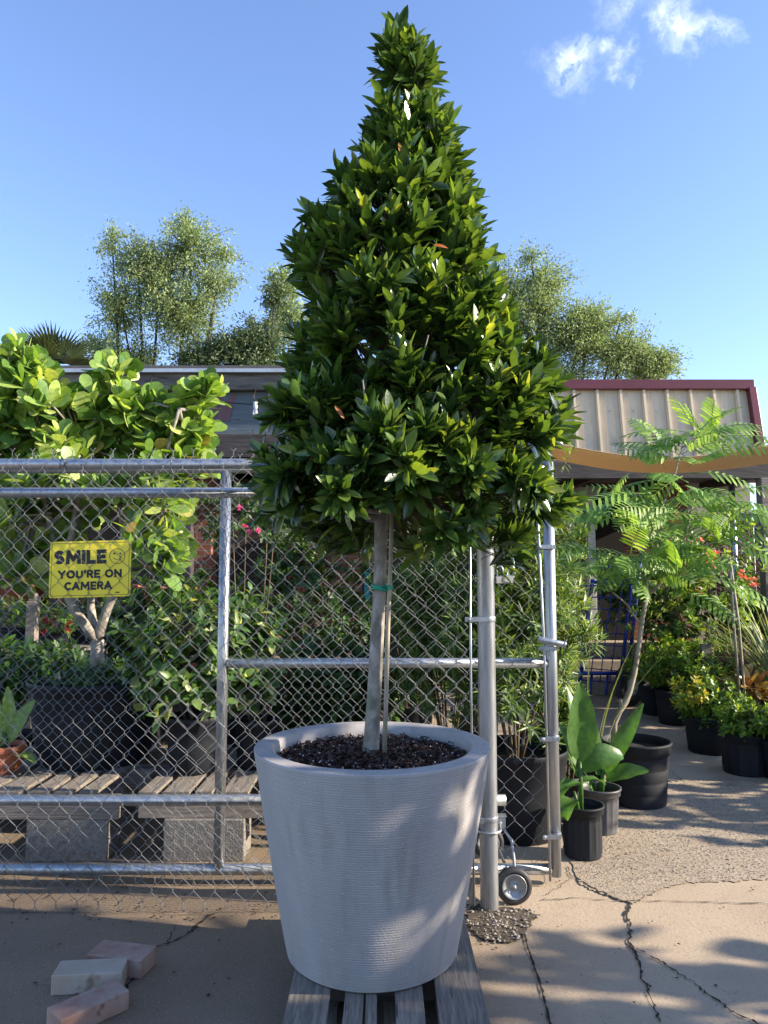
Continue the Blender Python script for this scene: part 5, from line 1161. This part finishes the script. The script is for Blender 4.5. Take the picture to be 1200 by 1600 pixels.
for px in (-120, 290, 590): q = at(px, 800, SY + .1); MB().box((q.x, SY + .12, z4 / 2), (.14, .14, z4 - .02)).build('post', M['darkwood'], sh_, bevel=.006)
MB().box(((xa + xb2) / 2, 9.75, 1.75), (xb2 - xa, .1, 3.4)).build('back_wall', M['darkwood'], sh_)
for pa, pb in ((296, 335), (452, 566)):
    A_, B_ = at(pa, 800, 9.3), at(pb, 800, 9.3); MB().box(((A_.x + B_.x) / 2, 9.3, 1.5), (B_.x - A_.x, .3, 3.0)).build('brick_pier', M['brick'], sh_)
for k in range(7): MB().box((xa + .5 + k * .9, SY + 1.45, z2 - .1), (.05, 2.6, .15)).build('rafter', M['darkwood'], sh_)
# string lights
def light(px, py, label):
    q = at(px, py, SY - .12); s_ = thing('string_light', label, 'light bulb', q, 'string lights on the shed')
    MB().lathe([(0, .035), (.018, .035), (.021, .03), (.021, -.02), (.017, -.03)], 16).build('socket', M['white'], s_, local=True)
    MB().lathe([(.015, -.028), (.024, -.05), (.028, -.075), (.022, -.1), (.01, -.115), (0, -.118)], 16).build('bulb', M['glass'], s_, local=True)
    MB().tube([(-.0, 0, .034), (-.02, 0, .09), (-.005, .04, .17)], .005, 6).build('cord', M['cable'], s_, local=True)
light(399, 634, 'clear bulb in a white socket hanging from the fascia beam near the tree crown'); light(238, 612, 'string light socket mostly hidden among the paddle leaves')
cb = MB(); pts = [at(x, y, SY - .1) for x, y in [(330, 628), (398, 632), (408, 628), (419, 632), (420, 615), (415, 612)]]; cb.tube(pts, .005, 6)
cb.tube([at(x, y, SY - .1) for x, y in [(403, 636), (409, 655), (417, 673), (414, 680), (405, 684), (397, 680), (394, 672)]], .004, 6)
tag(cb.build('loose_cable', M['cable']), 'thin black cable looping beside the hanging bulb', 'cable')

# ---------------------------------------------------------------- far trees
def wispy(name, label, base, Y, lobes, mt, leaf, bark='darkbark', per=16, droop=.15, group=None, trunks=1, seed=1):
    """lobes: (px, py, rx, ry, rz, twigs)"""
    t = thing(name, label, 'tree', base, group); b = Vector(base)
    Pt = []; St = []; lm = MB(); hubs = []
    for (px, py, rx, ry, rz, n) in lobes:
        c = at(px, py, Y) - b; hubs.append(c)
        d = rng.normal(0, 1, (n, 3)); d /= np.linalg.norm(d, axis=1, keepdims=True); f = rng.uniform(.05, 1, n) ** .5 * rng.uniform(.7, 1.35, n)
        e = np.array(c) + d * np.array([rx, ry, rz]) * f[:, None]; s = np.array(c) + d * np.array([rx, ry, rz]) * (f * .35)[:, None]
        Pt.append(e); St.append(s)
    E = np.concatenate(Pt); S_ = np.concatenate(St)
    for k, h_ in enumerate(hubs):
        root = Vector(((k % trunks - (trunks - 1) / 2) * .8, 0, 0)); mid = root.lerp(h_, .5) + Vector((random.uniform(-.3, .3), 0, .4)); lm.tube([root, root.lerp(mid, .5) + Vector((0, 0, .3)), mid, mid.lerp(h_, .6), h_], [.10, .08, .05, .03, .015], 6)
    lm.build('trunk', M[bark], t, local=True)
    tw = twigs(S_, E, .010, .004, n=3, seg=3); tw.build('branches', M[bark], t, local=True)
    n = len(E); f = rng.uniform(.2, 1.12, (n, per)); D0 = (E - S_)
    O = S_[:, None, :] + D0[:, None, :] * f[:, :, None] + rng.normal(0, .09, (n, per, 3)); O[..., 2] -= droop * f ** 2 * np.linalg.norm(D0, axis=1)[:, None]
    O = O.reshape(-1, 3); Dv = np.repeat(D0 / np.linalg.norm(D0, axis=1, keepdims=True), per, 0) * .6 + rng.normal(0, .8, (n * per, 3)) + [0, 0, -droop]
    V, F = batch(T_TINY, O, Dv, rng.normal(0, 1, (n * per, 3)) + [0, 0, .6], rng.uniform(.6, 1.3, n * per) * leaf)
    np_mesh('crown', V, F, M[mt], t, local=True, smooth=False); return t
GT = 'trees beyond the sheds'
wispy('wispy_tree', 'tall airy olive green tree beyond the shed left of the potted tree', (at(250, 700, 17).x, 17, 0), 17,
      [(250, 440, 1.1, 1.1, 1.2, 170), (300, 390, 1.1, 1, .8, 120), (215, 410, .9, .9, .7, 90), (190, 480, .8, 1, 1.1, 100), (290, 500, 1.1, 1.1, 1.0, 170), (340, 440, .8, .8, .5, 60), (200, 560, 1.0, 1, .6, 110), (290, 350, .4, .4, .35, 22), (175, 375, .3, .3, .4, 16), (350, 395, .5, .5, .3, 18), (155, 540, .5, .5, .5, 30)], 'pale', .078, per=48, group=GT)
wispy('dense_tree', 'darker denser tree low between the airy tree and the crown', (at(380, 700, 16).x, 16, 0), 16, [(360, 550, .9, .8, .6, 160), (410, 530, .6, .6, .8, 120), (310, 570, .8, .8, .4, 90), (430, 460, .35, .4, .5, 40), (400, 580, .9, .8, .4, 120)], 'pale_dark', .085, per=42, group=GT)
wispy('wispy_tree', 'pale slender tree top just left of the crown edge', (at(445, 700, 19).x, 19, 0), 19, [(445, 440, .6, .6, .5, 60), (450, 500, .7, .6, .8, 90)], 'pale', .13, per=18, group=GT, trunks=1)
wispy('leaning_tree', 'broad airy tree behind the beige roof on the right', (at(850, 700, 17).x, 17, 0), 17,
      [(830, 500, 1.3, 1.1, 1.1, 220), (905, 530, 1.2, 1, .8, 240), (975, 555, 1.0, .9, .6, 160), (1020, 560, .7, .5, .4, 50), (850, 440, .7, .8, .6, 80), (790, 460, .8, .8, 1.0, 90), (920, 500, .6, .6, .4, 60), (1010, 580, .7, .6, .35, 60), (1040, 575, .4, .3, .25, 14), (830, 400, .4, .4, .2, 14), (860, 590, 1.4, 1, .5, 140), (970, 500, .4, .3, .2, 10)], 'pale', .078, per=50, group=GT, droop=-.02)
# palm
pq = at(85, 590, 15); pm_ = thing('fan_palm', 'dark spiky palm head poking above the shed roof at left', 'palm tree', (pq.x, 15, 0))
MB().tube([(0, 0, 0), (.1, 0, 2.5), (0, 0, pq.z)], [.18, .15, .14], 10).build('trunk', M['darkbark'], pm_, local=True)
O = []; D = []; Nn = []; S = []
for k in range(34):
    a = rng.uniform(0, 6.28); el = rng.uniform(-.2, 1.3); d = Vector((math.cos(a) * math.cos(el), math.sin(a) * math.cos(el), math.sin(el))); c = Vector((0, 0, pq.z)) + d * .55; sd = d.cross(Vector((0, 0, 1))).normalized() if abs(d.z) < .95 else Vector((1, 0, 0)); up = sd.cross(d)
    for j in range(16):
        b = (j - 7.5) / 7.5 * 1.25; O.append(tuple(c)); D.append(tuple(d * math.cos(b) + sd * math.sin(b))); Nn.append(tuple(up)); S.append(.62 * (1 - .25 * abs(b)))
V, F = batch(T_NEEDLE, O, D, Nn, S, np.full(len(S), .6)); np_mesh('crown', V, F, M['palm'], pm_, local=True)

# ---------------------------------------------------------------- unseen trees added on the right, shaped to shade the yard
def hedge(label, x, ya, yb, z0_, z1_, n, th=.7, leaf=.16):
    t = thing('added_shade_tree', label, 'tree', (x, (ya + yb) / 2, 0), 'unseen trees added for shade')
    O = np.stack([rng.normal(0, th / 2, n), rng.uniform(-(yb - ya) / 2, (yb - ya) / 2, n), rng.uniform(z0_, z1_, n)], 1)
    lump = np.sin(O[:, 1] * 3.1 + 1) + np.sin(O[:, 1] * 7.3 + O[:, 2] * 4.1) * .8
    k = (O[:, 2] < z1_ - .22 + .16 * lump) & (np.sin(O[:, 1] * 11.3 + 2.0) * np.sin(O[:, 2] * 9.1 + O[:, 0] * .5) < .76)  # ragged top and holes shape the dapples that fall on the yard
    O = O[k]; V, F = batch(T_OVAL, O, rng.normal(0, 1, (len(O), 3)), rng.normal(0, 1, (len(O), 3)), rng.uniform(.7, 1.3, len(O)) * leaf, np.full(len(O), 1.4))
    np_mesh('crown', V, F, M['shade_leaf'], t, local=True); mb = MB()
    yy = -(yb - ya) / 2 + .3
    while yy < (yb - ya) / 2: mb.tube([(0, yy, 0), (random.uniform(-.1, .1), yy + .05, z1_ * .5), (0, yy, z1_ * .85)], [.06, .05, .02], 8); yy += 1.1
    mb.build('trunk', M['darkbark'], t, local=True)
hedge('unseen row of leafy trees added at the right to cast shade', 5.2, -7, 2.42, .1, 3.5, 12500)
hedge('lower unseen leafy hedge added at the right to shade the ground', 5.4, 3.6, 8.2, .1, 1.85, 3000)
